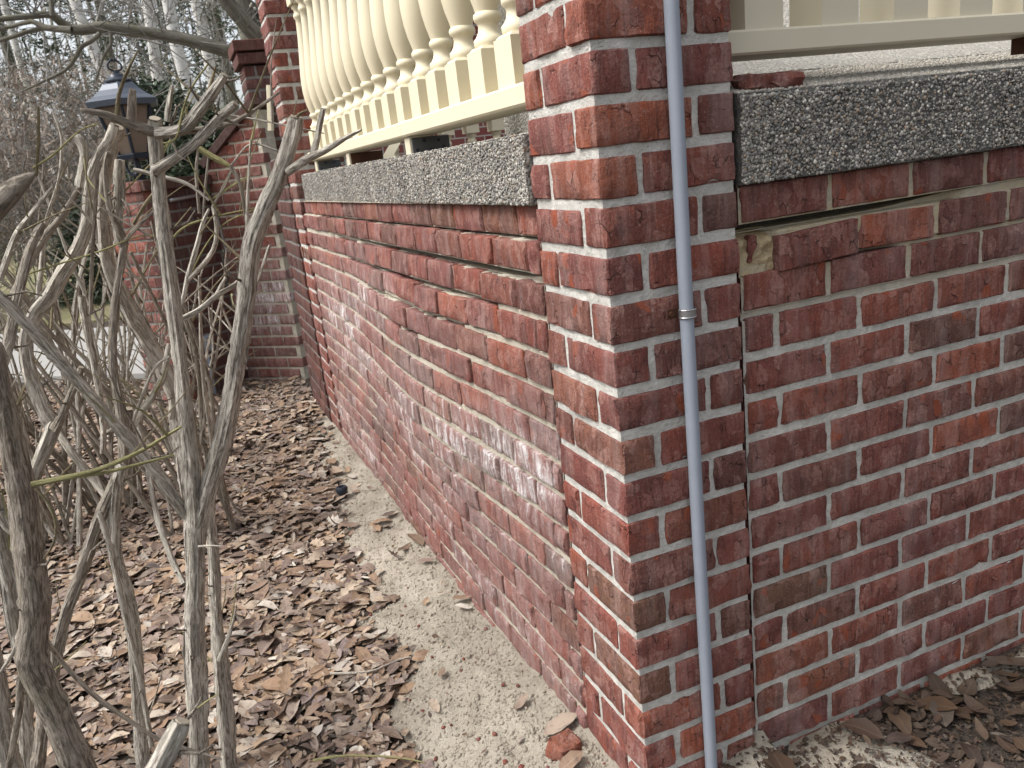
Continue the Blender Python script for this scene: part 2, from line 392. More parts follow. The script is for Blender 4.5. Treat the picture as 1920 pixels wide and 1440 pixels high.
M['cutwood'] = plain_mat('cut_wood', (0.44, 0.38, 0.29), 0.9, 0, 260, 0.9, 0.6)
M['treebark'] = bark_mat('tree_bark', (0.20, 0.19, 0.155), (0.10, 0.09, 0.07), 0.45, 30.0)
M['sand'] = None
def sand_mat():
    m = NT('mason_sand'); pos = m.n('NewGeometry').outputs['Position']
    a = m.noise(pos, 6.0, 4); b = m.noise(pos, 95.0, 4, 0.7); c = m.noise(pos, 420.0, 2, 0.7)
    col = m.mix(m.remap(a, 0.3, 0.7), (0.36, 0.315, 0.25), (0.48, 0.43, 0.35))
    col = m.mix(m.math('MULTIPLY', m.remap(b, 0.56, 0.75), 0.45), col, (0.23, 0.185, 0.135))
    col = m.mix(m.math('MULTIPLY', m.remap(c, 0.60, 0.75), 0.4), col, (0.58, 0.52, 0.42))
    return m.done(col, 1.0, m.bump(m.math('ADD', b, m.math('MULTIPLY', c, 0.4)), 1.0, 0.010))
M['sand'] = sand_mat()
def soil_mat():
    m = NT('mulch_soil'); pos = m.n('NewGeometry').outputs['Position']
    a = m.noise(pos, 3.0, 4); b = m.noise(pos, 45.0, 5, 0.7); c = m.noise(m.vmath('MULTIPLY', pos, (60.0, 160.0, 60.0)), 1.0, 3, 0.7)
    col = m.mix(m.remap(a, 0.3, 0.7), (0.060, 0.046, 0.037), (0.105, 0.083, 0.066))
    col = m.mix(m.math('MULTIPLY', m.remap(b, 0.55, 0.72), 0.7), col, (0.21, 0.165, 0.125))
    col = m.mix(m.math('MULTIPLY', m.remap(c, 0.60, 0.7), 0.5), col, (0.028, 0.022, 0.020))
    return m.done(col, 0.95, m.bump(m.math('ADD', b, c), 1.0, 0.02))
M['soil'] = soil_mat()
def lawn_mat():
    m = NT('early_spring_lawn'); pos = m.n('NewGeometry').outputs['Position']
    a = m.noise(pos, 0.9, 4); b = m.noise(pos, 40.0, 4, 0.7)
    col = m.mix(m.remap(a, 0.35, 0.65), (0.165, 0.165, 0.075), (0.25, 0.215, 0.13))
    col = m.mix(m.math('MULTIPLY', m.remap(b, 0.5, 0.75), 0.5), col, (0.34, 0.30, 0.19))
    return m.done(col, 0.95, m.bump(b, 1.0, 0.03))
M['lawn'] = lawn_mat()
M['walk'] = plain_mat('concrete_walk', (0.32, 0.31, 0.29), 0.9, 0, 14.0, 0.2, 0.3, 0.003)
BROWNS = [(0.0, (0.22, 0.140, 0.090)), (0.10, (0.36, 0.250, 0.160)), (0.20, (0.095, 0.065, 0.052)), (0.30, (0.40, 0.305, 0.220)), (0.40, (0.155, 0.112, 0.098)),
          (0.50, (0.30, 0.195, 0.125)), (0.60, (0.060, 0.045, 0.044)), (0.70, (0.46, 0.370, 0.275)), (0.79, (0.21, 0.160, 0.150)), (0.87, (0.23, 0.155, 0.105)), (0.94, (0.53, 0.48, 0.41)), (1.0, (0.12, 0.082, 0.064))]
M['leaf'] = leaf_mat('dead_leaf', BROWNS, 0.62, 0.30)
M['leaf_wet_shaded'] = leaf_mat('wet_dead_leaf_shaded', [(p, tuple(x * k_ for x, k_ in zip(c, (0.24, 0.215, 0.20)))) for p, c in BROWNS], 0.60, 0.08)  # wet browns, darkened further to put the corner's shade into the colour
def birch_mat():
    m = NT('birch_bark'); at = m.n('Attribute'); at.attribute_name = 'stem'; v = at.outputs['Vector']
    a = m.noise(m.vmath('MULTIPLY', v, (6.0, 6.0, 22.0)), 1.0, 4, 0.6); b = m.noise(v, 3.0, 3)
    col = m.mix(m.remap(a, 0.57, 0.63), (0.62, 0.61, 0.58), (0.10, 0.09, 0.085))
    col = m.mix(m.math('MULTIPLY', m.remap(b, 0.5, 0.8), 0.5), col, (0.35, 0.33, 0.30))
    return m.done(col, 0.8)
M['birch'] = birch_mat()
M['needle'] = leaf_mat('conifer_needles', [(0.0, (0.040, 0.062, 0.036)), (0.4, (0.066, 0.094, 0.050)), (0.7, (0.050, 0.072, 0.050)), (1.0, (0.095, 0.118, 0.075))], 0.7)  # greens lifted to put some background haze into the colour
M['brush'] = leaf_mat('dry_brush', [(0.0, (0.24, 0.185, 0.14)), (0.35, (0.33, 0.27, 0.215)), (0.7, (0.18, 0.14, 0.11)), (1.0, (0.40, 0.34, 0.28))], 0.85)  # browns lightened too, haze painted in
M['fartwig'] = leaf_mat('far_twigs', [(0.0, (0.25, 0.24, 0.22)), (0.5, (0.37, 0.355, 0.33)), (1.0, (0.18, 0.17, 0.15))], 0.85)  # pale greys carry the bright distant haze in the colour itself
M['bud'] = plain_mat('pale_bud', (0.50, 0.48, 0.40), 0.7)

# ================================================================== SETTING
GZ = -1.56
def vnoise(x, y, s, seed=0.0):
    return mnoise.noise(Vector((x * s + seed, y * s - seed, seed * 1.7)))
def sstep(a, b, x):
    t = max(0.0, min(1.0, (x - a) / (b - a))); return t * t * (3 - 2 * t)
def ground_z(x, y):
    right = sstep(0.02, 0.28, x) * (1 - sstep(0.0, 0.5, y))
    z = GZ + right * 0.085
    near = max(0.0, 1 - math.hypot(x, y - 2) / 8)
    return z + near * (0.016 * vnoise(x, y, 1.7, 3.1) + 0.007 * vnoise(x, y, 7.0, 1.3))
def axis(fine0, fine1, step, far):
    a = list(np.arange(fine0, fine1 + 1e-6, step)); s = step; x = fine0; lo = []
    while x > -far: s *= 1.35; x -= s; lo.append(x)
    s = step; x = a[-1]; hi = []
    while x < far: s *= 1.35; x += s; hi.append(x)
    return lo[::-1] + a + hi
gx, gy = axis(-4.0, 2.4, 0.045, 220), axis(-1.6, 7.0, 0.045, 220)
gv = [(x, y, ground_z(x, y)) for y in gy for x in gx]
nx = len(gx)
gf = np.array([[j * nx + i, j * nx + i + 1, (j + 1) * nx + i + 1, (j + 1) * nx + i] for j in range(len(gy) - 1) for i in range(nx - 1)])
ground = link('ground', fast_mesh('ground', gv, gf, True), M['soil']); tag(ground, kind='structure')

# lawn and concrete walk beyond the shrubs
def sheet(name, poly, z, mat, th=0.0):
    mb = MB(); n = len(poly)
    mb.v = [(x, y, z) for x, y in poly] + [(x, y, z - max(th, 0.06)) for x, y in poly]
    mb.f = [list(range(n))] + [[(i + 1) % n, i, n + i, n + (i + 1) % n] for i in range(n)]
    return tag(mb.build(name, mat), kind='structure')
sheet('lawn', [(-60, 10.6), (-3.2, 10.6), (0.4, 9.2), (6, 10.5), (60, 14), (60, 110), (-60, 110)], GZ + 0.03, M['lawn'])
sheet('concrete_walk', [(-16, 7.3), (-2.4, 6.95), (-0.95, 5.75), (0.2, 6.4), (0.2, 8.3), (-1.2, 8.8), (-3.2, 10.3), (-16, 11.2)], GZ + 0.045, M['walk'])

# sand that spilled along the foot of the leaning wall
SAND_Y = [-0.22, 0.1, 0.5, 1.05, 1.6, 2.3, 3.0, 3.4, 4.2]
SAND_W = [0.50, 0.46, 0.43, 0.33, 0.30, 0.27, 0.20, 0.17, 0.05]
SAND_T = [-0.03, 0.105, 0.085, 0.045, 0.040, 0.034, 0.020, 0.012, -0.02]
def sand_th(x, y):
    wd = np.interp(y, SAND_Y, SAND_W); t = np.interp(y, SAND_Y, SAND_T)
    d = -x / wd + 0.30 * vnoise(x, y, 5.5, 9.0) + 0.14 * vnoise(x, y, 17.0, 4.0)
    prof = (1 - d) if d > 0 else 1.0
    return (t * min(1.0, prof * 1.25) if t > 0 else -0.02) + 0.0045 * vnoise(x, y, 42.0, 7.0) * (1.0 if t > 0 else 0) - 0.012 * max(0, d - 0.6) + 0.005 * vnoise(x, y, 24.0, 2.0) + 0.0035 * vnoise(x, y, 60.0, 6.0)
sx = np.arange(-0.72, 0.30, 0.0105); sy = np.arange(-0.30, 4.1, 0.0125)
sv = [(x, y, ground_z(x, y) + sand_th(x, y)) for y in sy for x in sx]
k = len(sx); sf = np.array([[j * k + i, j * k + i + 1, (j + 1) * k + i + 1, (j + 1) * k + i] for j in range(len(sy) - 1) for i in range(k - 1)])
sand = link('spilled_sand', fast_mesh('spilled_sand', sv, sf, True), M['sand']); tag(sand, kind='structure')
# sand patches on the right
def sand_r(x, y):
    n = vnoise(x, y, 6.5, 21.0) + 0.5 * vnoise(x, y, 15.0, 5.0)
    c = 0.9 - math.hypot((x - 0.45) / 0.16, (y + 0.10) / 0.16)
    c2 = 0.7 - math.hypot((x - 0.98) / 0.22, (y + 0.03) / 0.05)
    return 0.035 * (max(c, c2) + 0.55 * n) + 0.002 * vnoise(x, y, 70.0, 1.0)
rx = np.arange(0.20, 1.5, 0.0115); ry = np.arange(-0.40, 0.05, 0.0115)
rv = [(x, y, ground_z(x, y) + sand_r(x, y)) for y in ry for x in rx]; k = len(rx)
rf = np.array([[j * k + i, j * k + i + 1, (j + 1) * k + i + 1, (j + 1) * k + i] for j in range(len(ry) - 1) for i in range(k - 1)])
tag(link('sand_patch', fast_mesh('sand_patch', rv, rf, True), M['sand']), kind='structure')
def surf_z(x, y):
    z = ground_z(x, y)
    if -0.72 < x < 0.3 and -0.3 < y < 4.1: z = max(z, z + sand_th(x, y))
    if 0.2 < x < 1.5 and -0.4 < y < 0.05: z = max(z, ground_z(x, y) + sand_r(x, y))
    return z

# ------------------------------------------------------------------ bricks
def brick_mesh(L, D, H, seed, nx=8, ny=4, nz=4, jit=0.0017, relief=0.0018):
    r = random.Random(seed)
    e = 0.0024
    def ax(Lx, n): return [-Lx / 2, -Lx / 2 + e] + [(-Lx / 2 + e) + (Lx - 2 * e) * i / n for i in range(1, n)] + [Lx / 2 - e, Lx / 2]
    X, Y, Z = ax(L, nx), ax(D, ny), ax(H, nz)
    idx = {}; V = []; F = []
    patches = [[(r.randint(1, nx), r.randint(1, nz)), r.randint(1, 3), r.randint(1, 3), r.uniform(0.4, 1.0) * relief * 1.6] for _ in range(7)]
    chips = [(r.choice((-1, 1)) * L / 2 * r.uniform(0.2, 1), r.choice((-1, 1)) * H / 2, r.uniform(0.008, 0.02), r.uniform(0.002, 0.005)) for _ in range(3)]
    def vert(i, j, k2):
        key = (i, j, k2)
        if key in idx: return idx[key]
        x, y, z = X[i], Y[j], Z[k2]
        bx, by, bz = i in (0, len(X) - 1), j in (0, len(Y) - 1), k2 in (0, len(Z) - 1)
        nb = bx + by + bz
        p = Vector((x, y, z)); s = Vector((x * 35 + seed * 7.1, y * 35, z * 35))
        n = mnoise.noise_vector(s)
        if nb >= 2:
            a = e * (0.2 + 0.8 * abs(mnoise.noise(s * 2.3)))
            if bx: p.x -= math.copysign(a, x)
            if by: p.y -= math.copysign(a, y)
            if bz: p.z -= math.copysign(a, z)
        p += n * jit
        if by or bx:
            off = 0.0
            for (ci, ck), wi, wk, amp in patches:
                q = i if by else j + 2
                if ci <= q < ci + wi and ck <= k2 < ck + wk: off += amp
            off += relief * mnoise.noise(s * 1.7)
            if by: p.y += math.copysign(off, y)
            elif bx: p.x += math.copysign(off, x)
            for cx, cz, cr, cd in chips:
                dd = math.hypot(x - cx, z - cz)
                if by and dd < cr: p.z -= math.copysign(cd * (1 - dd / cr), z); p.y -= math.copysign(cd * 0.6 * (1 - dd / cr), y)
        idx[key] = len(V); V.append(tuple(p)); return idx[key]
    a, b, c = len(X) - 1, len(Y) - 1, len(Z) - 1
    for i in range(a):
        for k2 in range(c):
            F.append([vert(i, 0, k2), vert(i + 1, 0, k2), vert(i + 1, 0, k2 + 1), vert(i, 0, k2 + 1)])
            F.append([vert(i, b, k2), vert(i, b, k2 + 1), vert(i + 1, b, k2 + 1), vert(i + 1, b, k2)])
        for j in range(b):
            F.append([vert(i, j, 0), vert(i, j + 1, 0), vert(i + 1, j + 1, 0), vert(i + 1, j, 0)])
            F.append([vert(i, j, c), vert(i + 1, j, c), vert(i + 1, j + 1, c), vert(i, j + 1, c)])
    for j in range(b):
        for k2 in range(c):
            F.append([vert(0, j, k2), vert(0, j, k2 + 1), vert(0, j + 1, k2 + 1), vert(0, j + 1, k2)])
            F.append([vert(a, j, k2), vert(a, j + 1, k2), vert(a, j + 1, k2 + 1), vert(a, j, k2 + 1)])
    return mesh_from('brick', V, F, True, 38)
_bm = {}
def brick_var(L, D, H, mat, hi=True, nvar=10):
    key = (round(L, 3), round(D, 3), round(H, 3), mat, hi)
    if key not in _bm:
        nv = nvar if hi else 4
        lst = []
        for s in range(nv):
            n = max(2, round(L / 0.024)) if hi else 1
            me = brick_mesh(L, D, H * (1 + 0.035 * math.sin(s * 2.3) - 0.01), s * 13 + len(_bm) * 101 + 3, n, 4 if hi and D > 0.05 else (2 if hi else 1), 4 if hi else 1, 0.0017, 0.0018 if hi else 0.0)
            me.materials.append(M[mat]); lst.append(me)
        _bm[key] = lst
    return rnd.choice(_bm[key])
def put_brick(parent, L, D, H, mat, loc, rot, hi=True):
    o = bpy.data.objects.new('brick', brick_var(L, D, H, mat, hi)); COL.objects.link(o)
    o.parent = parent; o.location = loc; o.rotation_euler = rot
    return o

BL, BD, BH, JT = 0.184, 0.0690, 0.0648, 0.0155      # brick length, depth, height, joint in the pillars
PW, PITCH = 0.2676, 0.0813
def pillar(name, corner, rz, z0, z1, phase, mat, hi=True, mortar='mortar', label='', group=None, W=PW, core_in=0.0036):
    """square pinwheel pillar; corner is its near corner, local +x and +y run along its two faces"""
    t = empty(name, (corner[0], corner[1], z0), rz); tag(t, label, 'pillar', group)
    n0, n1 = math.ceil((z0 - 0.0) / PITCH), math.floor(z1 / PITCH)
    L = W - BD - JT
    for c in range(n0, n1):
        zc = c * PITCH + PITCH / 2 - z0
        odd = (c + phase) % 2
        spots = [(L / 2, BD / 2, 0), (W - BD / 2, L / 2, 1), (W - L / 2, W - BD / 2, 0), (BD / 2, W - L / 2, 1)]
        if odd: spots = [(W - x, y, a) for x, y, a in spots]
        for x, y, a in spots:
            rot = (rnd.gauss(0, 0.004), rnd.gauss(0, 0.004), a * math.pi / 2 + rnd.choice((0, math.pi)) + rnd.gauss(0, 0.006))
            put_brick(t, L, BD, BH, mat, (x + rnd.gauss(0, 0.0008), y + rnd.gauss(0, 0.0008), zc + rnd.gauss(0, 0.0009)), rot, hi)
    i = core_in
    mb = MB(); mb.box((W / 2, W / 2, (z1 - z0) / 2), (W - 2 * i, W - 2 * i, z1 - z0 - 0.012)); mb.build('mortar', M[mortar], t)
    return t

# near corner pillar: courses counted so that z = 0 is a bed joint
near = pillar('brick_pillar', (0, 0), 0, -22 * PITCH, 9 * PITCH, 0, 'brick', label='near red brick corner pillar with grey conduit running down its face')

# ------------------------------------------------------------------ left wall: bulging courses
LW0, LW1 = 0.2725, 3.19
HZ = [-1.65, -1.26, -1.15, -1.0, -0.9, -0.6, -0.52, -0.44, -0.36, -0.247]
HV = [0.15, 0.33, 0.60, 0.92, 1.10, 1.00, 0.75, 0.30, 0.05, 0.0]
def bulge(y, z):
    b = sstep(0.22, 1.25, y) * (1 - sstep(1.25, 2.45, y))
    return -0.0125 * (y - 0.268) - 0.046 * b * float(np.interp(z, HZ, HV))
LH = 0.0632
def ltop(i): return (-0.2475, -0.3205)[i] if i < 2 else -0.4035 - 0.0783 * (i - 2)
NL = 18
def gap_at(i, y):      # open crack above course i
    if i == 1: return 0.0075 * (1 - sstep(2.3, 3.1, y)) + 0.001
    if i == 2: return 0.0160 * sstep(0.22, 0.45, y) * (1 - sstep(1.2, 2.7, y)) + 0.0040 * (1 - sstep(2.4, 3.1, y))
    if i == 3: return 0.0125 * sstep(0.42, 0.85, y) * (1 - sstep(1.5, 2.5, y)) + 0.002
    if i == 4: return 0.0085 * sstep(0.55, 1.0, y) * (1 - sstep(1.4, 2.1, y)) + 0.001
    if i == 5: return 0.0050 * sstep(0.8, 1.2, y) * (1 - sstep(1.4, 1.9, y))
    return 0.0
left_wall = empty('leaning_brick_wall', (0, LW0, -1.66))
tag(left_wall, 'bulging red brick wall with open cracked joints and white salt stains, running away on the left', 'wall')
lo = np.array([0, LW0, -1.66])
MODL = 0.2005
for i in range(NL):
    zt = ltop(i); zc = zt - LH / 2
    edges = [LW0]; first = (0.055 if i % 2 else 0.135) + rnd.uniform(-0.012, 0.012)
    y = LW0 + first
    while y < LW1 - 0.05: edges.append(y); y += MODL + rnd.uniform(-0.004, 0.004)
    edges.append(LW1)
    for a, b in zip(edges[:-1], edges[1:]):
        L = b - a - 0.0125
        if L < 0.025: continue
        Lq = round(L / 0.006) * 0.006 if L < 0.17 else round(L / 0.004) * 0.004
        Lq = min(Lq, 0.192)
        yc = (a + b) / 2
        rec = 0.016 if i == 0 else 0.0
        x0, x1 = bulge(a, zc), bulge(b, zc)
        ang = math.atan2(-(x1 - x0), b - a)
        lean = math.atan2(bulge(yc, zc + 0.03) - bulge(yc, zc - 0.03), 0.06)
        b_amt = abs(bulge(yc, zc) + 0.0125 * (yc - 0.268)) / 0.046
        step = max(-0.0065, min(0.0025, rnd.gauss(-0.0012, 0.0012 + 0.0030 * b_amt)))
        zj = rnd.gauss(0, 0.0009 + 0.0014 * b_amt) - (0.010 * sstep(0.95, 0.35, yc) * 0 if i else 0)
        if i == 1: zj += 0.0015
        # local x of the brick runs along world y; its -y local face looks out to -x after turning by +90 deg... use pi/2
        M3 = Matrix.Rotation(ang + rnd.gauss(0, 0.005), 3, 'Z') @ Matrix.Rotation(lean * 0.6, 3, 'Y') @ Matrix.Rotation(math.pi / 2, 3, 'Z') @ Matrix.Rotation(rnd.choice((0, math.pi)), 3, 'Z')
        put_brick(left_wall, Lq, 0.085, LH, 'brick_eff', ((x0 + x1) / 2 + 0.0425 + rec + step - lo[0], yc - lo[1], zc + zj - lo[2]), M3.to_euler(), True)
# mortar: one strip per course, its top stops short of the course above where the joint has opened
mv, mf = [], []
ys = np.arange(LW0 + 0.002, LW1, 0.018)
for i in range(NL):
    zt = ltop(i); zb = zt - LH - 0.002; b0 = len(mv)
    for n, y in enumerate(ys):
        up = ((ltop(i - 1) - LH) if i > 0 else -0.247) - zt
        tp = max(0.0012, up - gap_at(i, y) + (0.0035 * vnoise(y, i, 26.0, 3.0) if gap_at(i, y) > 0.002 else 0)) if i else up
        tp = min(tp, up)
        # only the bed (not the brick) is proud: two tiers
        xr = bulge(y, zt - LH / 2) + 0.0065 + (0.016 if i == 0 else 0) + 0.0012 * vnoise(y, i * 3.3, 30.0)
        xt = bulge(y, zt + tp / 2) + 0.0050 + (0.020 if gap_at(i, y) > 0.0045 and vnoise(y, i, 9.0, 7.0) > -0.25 else 0) + 0.0022 * vnoise(y, i * 1.7, 45.0)
        for x, z in ((0.10, zb), (xr, zb), (xr, zt - 0.003), (xt, zt - 0.001), (xt, zt + tp), (0.10, zt + tp)):
            mv.append((x - lo[0], y - lo[1], z - lo[2]))
        if n:
            for q in range(5): mf.append([b0 + (n - 1) * 6 + q, b0 + n * 6 + q, b0 + n * 6 + q + 1, b0 + (n - 1) * 6 + q + 1])
me = mesh_from('mortar', mv, mf); link('mortar', me, M['mortar_tan'], left_wall)
MB().box((0.135, (LW1 - LW0) / 2, 0.70), (0.10, LW1 - LW0 + 0.02, 1.40)).build('core', M['mortar_dark'], left_wall)

# ------------------------------------------------------------------ right wall
RW0, RW1 = 0.2805, 1.95
right_wall = empty('brick_wall', (RW0, 0, -1.62)); tag(right_wall, 'red brick wall below the dark pebble coping, right of the pillar', 'wall')
ro = np.array([RW0, 0, -1.62]); RY = 0.012; RH = 0.0648
def rtop(i): return -0.2465 - 0.0811 * i
for i in range(17):
    zc = rtop(i) - RH / 2 - (0.006 if i == 1 else 0)
    start = 0.482 if i % 2 == 0 else (0.358 if i > 1 else 0.352)
    edges = []
    x = start - 0.2045
    edges.append(RW0)
    while x < RW1:
        if x > RW0 + 0.02: edges.append(x + rnd.uniform(-0.003, 0.003))
        x += 0.2045
    edges.append(RW1)
    for n, (a, b) in enumerate(zip(edges[:-1], edges[1:])):
        if i == 1 and n == 0: continue                 # brick fallen out beside the pillar
        jt = 0.0165 if n else 0.012
        L = b - a - jt
        if L < 0.03: continue
        Lq = min(0.192, round(L / 0.004) * 0.004)
        tilt = rnd.gauss(0, 0.004); zz = 0; yy = rnd.gauss(0, 0.0009)
        if i == 1 and n == 1: tilt = -0.045; zz = -0.008; yy = -0.009
        if i == 1 and n == 2: tilt = -0.018; zz = -0.003
        put_brick(right_wall, Lq, 0.085, RH, 'brick', ((a + b) / 2 - ro[0] + (0.004 if n else 0.002), RY + 0.0425 + yy, zc + zz + rnd.gauss(0, 0.0008) - ro[2]),
                  (rnd.gauss(0, 0.004), tilt, rnd.choice((0, math.pi)) + rnd.gauss(0, 0.005)), True)
rv, rf = [], []
xs = np.arange(RW0 + 0.001, RW1, 0.03)
for i in range(17):
    zt = rtop(i) - (0.004 if i == 1 else 0); zb = rtop(i) - RH - 0.003; b0 = len(rv)
    for n, x in enumerate(xs):
        up = 0.0163; g = 0.0
        if i == 1: g = 0.018 * (1 - sstep(0.55, 0.95, x)) + 0.003
        if i == 2: g = 0.010 * sstep(0.34, 0.40, x) * (1 - sstep(0.50, 0.80, x)) + 0.001
        tp = max(0.001, up + (0.004 if i == 1 else 0) - g)
        y0 = RY + 0.0036 + 0.0012 * vnoise(x, i * 3.1, 30.0)
        if i == 1 and x < 0.345: y0 += 0.05 + 0.006 * vnoise(x, 1.0, 60.0)
        yt = RY + (0.030 if g > 0.006 else (0.0035 if i > 3 else 0.008)) + 0.0015 * vnoise(x, i * 1.9, 50.0)
        for y, z in ((0.10, zb), (y0, zb), (y0, zt - 0.003), (yt, zt - 0.001), (yt, zt + tp), (0.10, zt + tp)):
            rv.append((x - ro[0], y, z - ro[2]))
        if n:
            for q in range(5): rf.append([b0 + (n - 1) * 6 + q, b0 + (n - 1) * 6 + q + 1, b0 + n * 6 + q + 1, b0 + n * 6 + q])
link('mortar', mesh_from('mortar', rv, rf), M['mortar_right'], right_wall)
MB().box(((RW1 - RW0) / 2, 0.135, 0.68), (RW1 - RW0, 0.10, 1.36)).build('core', M['mortar_dark'], right_wall)
# sandy mortar left where the brick is missing, with a shard of brick stuck in it
cx = []
gsx, gsz = np.linspace(0.2835, 0.362, 12), np.linspace(-0.408, -0.328, 14)
for z in gsz:
    for x in gsx:
        cx.append((x - ro[0], 0.024 + 0.012 * vnoise(x, z, 40, 2) + 0.009 * vnoise(x, z, 110, 5) + 0.03 * sstep(-0.35, -0.33, z), z - ro[2]))
cf = np.array([[j * 12 + i, j * 12 + i + 1, (j + 1) * 12 + i + 1, (j + 1) * 12 + i] for j in range(13) for i in range(11)])
link('broken_mortar', fast_mesh('broken_mortar', cx, cf, True), M['mortar_yellow'], right_wall)
put_brick(right_wall, 0.012, 0.02, 0.048, 'brick', (0.313 - ro[0], 0.030, -0.362 - ro[2]), (0.1, 0.15, 0.2), True)

# ------------------------------------------------------------------ pebble-faced copings
ICO_V, ICO_F = None, None
def _ico():
    global ICO_V, ICO_F
    bm = bmesh.new(); bmesh.ops.create_icosphere(bm, subdivisions=1, radius=1.0)
    ICO_V = np.array([v.co[:] for v in bm.verts]); ICO_F = np.array([[v.index for v in f.verts] for f in bm.faces]); bm.free()
_ico()
def pebbles(P, Nrm, size, flat=0.55):
    n = len(P); V = np.zeros((n, 12, 3)); 
    for i in range(n):
        nn = Nrm[i]; t = npr.normal(size=3); t -= nn * (t @ nn); t /= np.linalg.norm(t); b = np.cross(nn, t)
        s = size[i]; q = ICO_V * np.array([1.0, npr.uniform(0.65, 1.0), flat]) * s * npr.uniform(0.88, 1.12, (12, 1))
        V[i] = P[i] + q[:, :1] * t + q[:, 1:2] * b + q[:, 2:] * nn
    F = (ICO_F[None] + 12 * np.arange(n)[:, None, None]).reshape(-1, 3)
    return V.reshape(-1, 3), F
def slab(name, pts_section, axis_, a0, a1, mat, parent, step=0.03, rough=0.0025):
    """extrude a closed section (list of (depth, z)) along an axis with slightly rough edges"""
    V, F = [], []; n = len(pts_section); st = np.arange(a0, a1 + 1e-6, step)
    for k2, a in enumerate(st):
        for q, (d, z) in enumerate(pts_section):
            dd = d + rough * vnoise(a, q * 5.0, 25.0, 2.0); zz = z + rough * vnoise(a, q * 3.0, 25.0, 8.0)
            V.append((dd, a, zz) if axis_ == 'y' else (a, dd, zz))
        if k2:
            for q in range(n):
                f = [(k2 - 1) * n + q, k2 * n + q, k2 * n + (q + 1) % n, (k2 - 1) * n + (q + 1) % n]
                F.append(f)
    F.append(list(range(n))); F.append([(len(st) - 1) * n + q for q in range(n)][::-1])
    me = mesh_from(name, V, F)
    bm = bmesh.new(); bm.from_mesh(me); bmesh.ops.recalc_face_normals(bm, faces=bm.faces); bm.to_mesh(me); bm.free()
    return link(name, me, mat, parent)
# left coping
LC0, LC1 = 0.273, 3.215
lc = empty('pebble_coping', (0, 0, 0)); tag(lc, 'grey exposed pebble concrete coping slab on the bulging wall under the turned balusters', 'coping')
slab('slab', [(-0.008, -0.2460), (-0.008, -0.122), (0.002, -0.113), (0.20, -0.113), (0.20, -0.2460)], 'y', LC0, LC1, M['agg'], lc)
n = 15000
yy = LC0 + 0.004 + (LC1 - LC0 - 0.01) * npr.random(n) ** 1.9; zz = npr.uniform(-0.2455, -0.117, n)
P = np.stack([np.full(n, -0.0085) + npr.normal(0, 0.0008, n), yy, zz], 1); Nn = np.tile([-1.0, 0, 0.05], (n, 1))
V, F = pebbles(P, Nn, npr.uniform(0.0019, 0.0044, n) * (0.8 + 0.4 * npr.random(n)))
o = link('pebbles', fast_mesh('pebbles', V, F, True), M['pebble'], lc); tag(o, kind='stuff')
n = 900; P = np.stack([npr.uniform(-0.008, 0.03, n), LC0 + 2.5 * npr.random(n) ** 1.6, np.full(n, -0.1135)], 1)
V, F = pebbles(P, np.tile([0, 0, 1.0], (n, 1)), npr.uniform(0.003, 0.006, n))
o = link('pebbles', fast_mesh('pebbles', V, F, True), M['pebble'], lc); tag(o, kind='stuff')
# right coping: weathered front face, top sloping up to the porch
RC0, RC1 = 0.2785, 1.95
rc = empty('pebble_coping', (0, 0, 0)); tag(rc, 'dark pebble-faced concrete coping slab with sloped top on the right wall', 'coping')
slab('slab', [(-0.006, -0.2440), (-0.006, -0.102), (0.004, -0.093), (0.34, -0.042), (0.34, -0.2440)], 'x', RC0, RC1, M['cement'], rc)
n = 14000
xx = RC0 + (RC1 - RC0) * npr.random(n) ** 1.35; zz = -0.242 + 0.145 * npr.random(n)
P = np.stack([xx, np.full(n, -0.0065) + npr.normal(0, 0.0009, n), zz], 1)
V, F = pebbles(P, np.tile([0, -1.0, 0.05], (n, 1)), npr.uniform(0.0019, 0.0044, n) * (0.75 + 0.5 * npr.random(n)))
o = link('pebbles', fast_mesh('pebbles', V, F, True), M['pebble'], rc); tag(o, kind='stuff')
# slope strip and next slab behind, light from above put into their colour
mb = MB(); V0 = [(RC0, 0.003, -0.0905), (RC1, 0.003, -0.0905), (RC1, 0.338, -0.0385), (RC0, 0.338, -0.0385)]
mb.v = V0 + [(x, y, z - 0.003) for x, y, z in V0]; mb.f = [[0, 1, 2, 3], [7, 6, 5, 4], [0, 4, 5, 1], [1, 5, 6, 2], [2, 6, 7, 3], [3, 7, 4, 0]]
mb.build('toplit_strip', M['agg_toplit'], rc)
n = 7000; xx = RC0 + 1.3 * npr.random(n) ** 1.2; yy = 0.003 + 0.33 * npr.random(n) ** 1.4
P = np.stack([xx, yy, -0.0905 + (yy - 0.003) / 0.335 * 0.052], 1)
V, F = pebbles(P, np.tile([0, -0.15, 1.0], (n, 1)), npr.uniform(0.0022, 0.0046, n), 0.7)
o = link('pebbles', fast_mesh('pebbles', V, F, True), M['pebble_toplit'], rc); tag(o, kind='stuff')
ps = empty('porch_slab', (0, 0, 0)); tag(ps, 'pebble concrete slab edge toned as if lit behind the right coping under the balustrade', 'slab')
slab('edge', [(0.346, -0.30), (0.346, -0.036), (0.36, -0.030), (0.62, 0.035), (1.05, 0.30), (1.05, -0.30)], 'x', 0.274, 1.95, M['agg_toplit'], ps)

